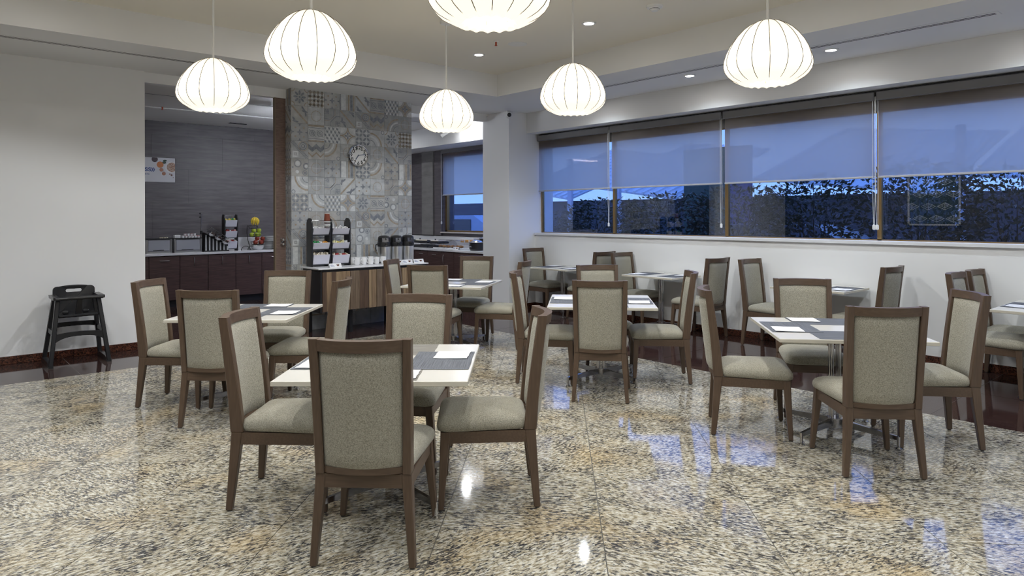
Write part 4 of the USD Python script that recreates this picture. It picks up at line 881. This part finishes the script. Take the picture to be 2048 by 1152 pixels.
obj('front_brace', to_xz(xf(prism(arch(0, .325, .225, .045, .06), 0, .03)), -.175), BH, hc)
obj('rear_brace', to_xz(xf(prism(arch(0, .385, .215, .045, .02), 0, .03)), .20), BH, hc)
obj('seat', bx(-.185, .185, -.16, .15, .495, .525, .01), BH, hc)
bk = unary_union([rrect(-.195, .195, .50, .80, .04), affinity.scale(Point(0, .775).buffer(1), .19, .035)]).difference(rrect(-.075, .075, .735, .77, .017))
bm = to_xz(xf(prism(bk, 0, .022)), .145); v = np.array(bm.vertices); v[:, 1] += .16*(v[:, 2]-.5)*.5 - .25*np.abs(v[:, 0])**1.5; bm.vertices = v
obj('backrest', bm, BH, hc)
obj('sticker', to_xz(xf(prism(rrect(-.045, .045, .685, .72, .006), 0, .002)), .139), PK['pink'], hc); obj('sticker_print', to_xz(xf(prism(sbox(-.034, .695, .034, .711), 0, .003)), .139), PK['red'], hc)
obj('front_bar', tube([(-.215, -.20, .70), (-.1, -.215, .702), (.1, -.215, .702), (.215, -.20, .70)], .02, 10), BH, hc)
obj('crotch_post', hull([(x, y, z) for x, z, ya in ((-.022, .69, -.2), (.022, .69, -.2), (-.03, .52, -.13), (.03, .52, -.13)) for y in (ya-.015, ya+.015)]), BH, hc)
obj('strap_buckle', [bx(-.14, -.08, -.10, -.06, .525, .56, .01), bx(.05, .11, -.06, -.02, .525, .56, .01), bx(-.03, .01, -.15, -.11, .525, .55, .008)], BLACKM, hc)
# ------------------------------------------------------------------ small fittings on ceilings and walls
def slot(label, x0, x1, y0, y1, along):
    t = thing('slot_diffuser', label, 'air vent', ((x0+x1)/2, (y0+y1)/2, ZS)); w, h = (x1-x0)/2, (y1-y0)/2
    obj('frame', bx(-w, w, -h, h, -.004, 0, .001), WALL, t)
    for k in (-1, 1):
        obj('slot', bx(-w+.03, w-.03, k*.019-.008, k*.019+.008, -.0052, -.0035) if along == 'x' else bx(k*.019-.008, k*.019+.008, -h+.03, h-.03, -.0052, -.0035), BLACKM, t)
slot('long twin-slot air diffuser in the soffit along the left wall', -1.0, 5.9, 8.0, 8.12, 'x')
slot('long twin-slot air diffuser in the soffit along the window wall', 6.90, 7.03, 1.63, 6.4, 'y')
sd = thing('smoke_detector', 'white smoke detector on the recessed ceiling', 'smoke detector', (5.43, 4.07, ZC)); obj('base', lathe([(.0001, -.02), (.075, -.02), (.08, 0)], 32), WHITE, sd); obj('head', lathe([(.0001, -.05), (.03, -.05), (.045, -.035), (.055, -.02), (.0001, -.02)], 28), WHITE, sd); obj('sensor_gap', lathe([(.048, -.034), (.0485, -.028)], 28), BLACKM, sd)
def sprinkler(label, x, y, z):
    t = thing('sprinkler', label, 'sprinkler', (x, y, z), 0); obj('plate', lathe([(.0001, -.006), (.028, -.006), (.03, 0)], 24), WHITE, t); obj('head', [cyl(.010, -.045, -.006), cyl(.016, -.05, -.045)], plain('sprinkler_red', (.55, .08, .03), .4) if 'sprinkler_red' not in mat_cache else mat_cache['sprinkler_red'], t)
sprinkler('red sprinkler head in the recessed ceiling', 5.138, 6.113, ZC); sprinkler('red sprinkler head in the kitchen ceiling', 2.92, 11.43, ZK)
tag(obj('speaker_cover', lathe([(.0001, -.003), (.11, -.004), (.115, 0)], 36, (5.405, 6.036, ZC)), CEIL), 'round flush cover in the recessed ceiling beside the sprinkler', 'cover')
tag(obj('kitchen_vent', bx(4.34, 4.64, 12.60, 12.68, ZK-.01, ZK, .002), BLACKM), 'short dark vent in the kitchen ceiling near the rear wall', 'vent')
tag(obj('sprinkler_pipe', tube([(2.2, 11.50, ZK-.012), (7.2, 11.50, ZK-.012)], .010, 8), WHITE), 'thin white pipe across the kitchen ceiling', 'pipe')
s1 = thing('security_camera', 'white dome camera at the top of the wall pillar', 'security camera', (7.375, 8.455, 3.20)); obj('mount', bx(-.05, .05, -.01, .05, .025, .065, .01), WHITE, s1); obj('shell', sphere(.058, (0, 0, 0)), WHITE, s1); obj('lens', sphere(.036, (-.018, -.032, -.004)), BLACK, s1)
s2 = thing('security_camera', 'white bullet camera on the kitchen window beam', 'security camera', (7.48, 10.35, 3.06)); obj('mount', bx(-.01, .022, -.03, .03, .0, .05, .005), WHITE, s2); obj('body', xf(cyl(.038, -.06, .06), 1.0, (1, 1, 0), (-.05, .0, .0)), WHITE, s2); obj('lens', xf(cyl(.030, -.064, -.058), 1.0, (1, 1, 0), (-.05, .0, .0)), BLACK, s2)
# framed picture on the wall behind the camera (seen mirrored in the window)
ar = thing('framed_picture', 'large dark picture of pale diamonds, seen only mirrored in the window', 'picture', (X0, 5.39, 1.875))
obj('board', bx(.0, .02, -.50, .50, -.54, .54), plain('picture_dark', (.06, .085, .09), .5), ar)
obj('frame', [bx(0, .035, s*.52-.02, s*.52+.02, -.58, .58, .003) for s in (-1, 1)] + [bx(0, .035, -.54, .54, s*.56-.02, s*.56+.02, .003) for s in (-1, 1)], plain('picture_frame', (.75, .72, .66), .4), ar)
dm = []
for r_ in range(4):
    for c_ in range(-1, 4):
        cy, cz = -.5 + .34*c_ + (.17 if r_ % 2 else 0) + .1, -.42 + .28*r_
        P_ = Polygon([(cy-.16, cz), (cy, cz+.085), (cy+.16, cz), (cy, cz-.085)])
        q = P_.difference(P_.buffer(-.010)).union(unary_union([LineString([(cy, cz-.08), (cy, cz+.08)]).buffer(.004)] + [LineString([(cy, cz-.03*k), (cy+s*.10, cz+.04-.03*k)]).buffer(.0035) for k in (-1, 0, 1) for s in (-1, 1)]).intersection(P_)).intersection(sbox(-.49, -.53, .49, .53))
        if not q.is_empty:
            m = prism(q, 0, .003); v = np.array(m.vertices); m.vertices = np.c_[.02 + v[:, 2], v[:, 0], v[:, 1]]; dm.append(m)
obj('diamond_pattern', dm, plain('picture_pale', (.80, .80, .74), .5), ar, smooth=False)
# ------------------------------------------------------------------ outside at dusk
struct('ground', bx(8.4, 60, -30, 50, -.2, -.05), plain('asphalt', (.05, .05, .055), .7))
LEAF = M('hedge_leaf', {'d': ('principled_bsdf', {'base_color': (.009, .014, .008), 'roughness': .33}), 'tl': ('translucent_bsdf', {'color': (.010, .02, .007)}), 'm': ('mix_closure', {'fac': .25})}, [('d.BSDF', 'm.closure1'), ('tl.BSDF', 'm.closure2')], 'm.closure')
TWIG = plain('twig', (.03, .02, .015), .8)
def make_bush(label, loc, seed, h, w):
    r = np.random.RandomState(seed); t = thing('hedge_bush', label, 'bush', loc, 0, 'hedge bushes outside the window'); n = 4000
    V, Fc = [], []
    for i in range(n):
        z = h*(.05 + .95*r.rand()**.8); rad = w*(.55 + .45*math.sin(min(1, z/h*1.1)*math.pi*.62)) * math.sqrt(r.rand()); a = r.rand()*2*math.pi
        c = np.array([rad*.6*math.cos(a), rad*math.sin(a), z*(1-.12*(rad/w)**2)]); L = r.uniform(.05, .11); d = np.array([math.cos(a)+r.randn()*.5, math.sin(a)+r.randn()*.5, r.randn()*.5+.15]); d /= np.linalg.norm(d)
        s = np.cross(d, r.randn(3)); s /= np.linalg.norm(s); k = len(V); wd = L*.2
        V += [c, c+d*L*.5+s*wd, c+d*L, c+d*L*.5-s*wd]; Fc += [(k, k+1, k+2), (k, k+2, k+3)]
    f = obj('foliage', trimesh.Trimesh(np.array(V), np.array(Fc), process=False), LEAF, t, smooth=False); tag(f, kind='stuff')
    obj('stem', [tube([(0, .06*k, 0), (.03*k, .12*k, h*.4), (.05*k, .25*k, h*.8)], [.02, .014, .006], 6) for k in (-1, 0, 1)], TWIG, t)
    return t
b0 = make_bush('dark hedge bush outside the first window pane from the pillar', (9.9, 8.6, -.05), 1, 1.95, .95)
b1 = make_bush('dark hedge bush behind the first window mullion', (10.0, 7.2, -.05), 2, 2.0, .95)
for i, (y, lb, pr, x, sc) in enumerate(((5.8, 'tall dark hedge bush outside the second window pane', b0, 9.9, 1.08), (4.55, 'dark hedge bush outside the third window pane, its left part', b1, 9.8, 1.1), (3.25, 'tallest dark hedge bush outside the third window pane, its right part', b0, 10.0, 1.2), (2.15, 'dark hedge bush behind the mirrored picture', b1, 9.9, 1.1), (.95, 'dark hedge bush outside the rightmost pane in view', b0, 9.9, 1.0), (10.2, 'low dark hedge bush left of the corner pillar', b1, 10.1, .85), (-.4, 'dark hedge bush past the right edge', b1, 9.9, 1.15))):
    dup(pr, (x, y, -.05), i*1.3, lb, scale=(.9, .9, sc))
CLAD = mottled('facade_grey', [(.3, (.045, .05, .065)), (.7, (.07, .075, .095))], 2, .6, (1, 1, 8))
ROOF = plain('roof_sheet', (.55, .58, .62), .4)
nb = thing('neighbour_building', 'low grey building with pale corrugated roofs across the yard', 'building', (16, 10, -.05))
obj('wall', bx(-.5, .0, -14, 14, 0, 2.05), CLAD, nb)
def roof(ya, za, yb, zb, nrib=10):
    ms = [hull([(-1.0, ya, za), (-1.0, yb, zb), (-1.0, ya, za+.05), (-1.0, yb, zb+.05), (4, ya, za+1.6), (4, yb, zb+1.6), (4, ya, za+1.65), (4, yb, zb+1.65)])]
    for k in range(nrib):
        f = (k+.5)/nrib; ms.append(hull([(-1.02, ya+(yb-ya)*f+o, za+(zb-za)*f+q) for o in (-.03, .03) for q in (0, .09)] + [(4, ya+(yb-ya)*f+o, za+(zb-za)*f+q+1.6) for o in (-.03, .03) for q in (0, .09)]))
    obj('roof', ms, ROOF, nb)
roof(7.0, 2.45, 4.4, 2.06); roof(3.6, 2.4, .6, 2.0); roof(-1.6, 2.42, -5.5, 1.98); roof(-6.0, 2.3, -11, 1.95)
POST = plain('yard_post_paint', (.35, .42, .55), .5)
for i, (y, lb) in enumerate(((13.9, 'pale yard post seen beside the corner of the window'), (12.1, 'pale yard post seen left of the first mullion'), (4.0, 'pale yard post at the edge of the mirrored picture'))):
    tag(obj('yard_post', bx(14.45, 14.55, y-.08, y+.08, -.05, 3.2, .01), POST), lb, 'post')
for nm, c, y0, y1, z0, z1, lb in (('painted_panel', (.012, .05, .035), 9.0, 10.2, 1.85, 3.2, 'dark green painted panel outside behind the hedge'), ('painted_panel', (.05, .05, .14), 8.35, 8.98, 1.80, 3.2, 'dark violet painted panel outside behind the hedge')):
    tag(obj(nm, bx(14.8, 14.88, y0, y1, z0-1.9, z1), plain('panel_%d' % int(y0*10), c, .5)), lb, 'panel')
vn = thing('parked_van', 'pale van parked outside the kitchen window', 'van', (13.0, 16.4, -.05), 0)
VAN = plain('van_paint', (.30, .36, .48), .3)
obj('body', hull([(x, y, z) for x in (-.85, .85) for y, z in ((-2.2, .35), (2.2, .35), (-2.25, .95), (2.2, 1.6), (-1.5, 1.05), (-.9, 1.62))]), VAN, vn)
obj('window', [bx(-.87, -.86, -.8, .4, 1.08, 1.5, .002), bx(-.87, -.86, .6, 1.8, 1.08, 1.5, .002)], BLACK, vn)
for y in (-1.4, 1.4):
    for s in (-1, 1): obj('wheel', xf(cyl(.33, -.1, .1), math.pi/2, (0, 1, 0), (s*.8, y, .33)), BLACKM, vn)
cr = thing('parked_car', 'dark car with red tail lights beyond the hedge', 'car', (12.2, 6.3, -.05), 0)
obj('body', hull([(x, y, z) for x in (-.85, .85) for y, z in ((-2.1, .35), (2.1, .35), (-2.15, .8), (2.1, .85), (-1.5, .9), (1.3, .95))] + [(x, y, 1.42) for x in (-.6, .6) for y in (-.9, .7)]), plain('car_paint', (.02, .02, .03), .25), cr)
TAIL = M('tail_light', {'e': ('emission', {'color': (1.0, .03, .04), 'strength': 1.6})}, (), 'e.emission')
for s in (-1, 1): obj('tail_light', bx(s*.6-.12, s*.6+.12, -2.17, -2.13, .78, .86), TAIL, cr); obj('side_light', bx(-.87, -.85, -1.6+s*.25-.06, -1.6+s*.25+.06, .80, .85), TAIL, cr)
for y in (-1.35, 1.35):
    for s in (-1, 1): obj('wheel', xf(cyl(.31, -.1, .1), math.pi/2, (0, 1, 0), (s*.78, y, .31)), BLACKM, cr)
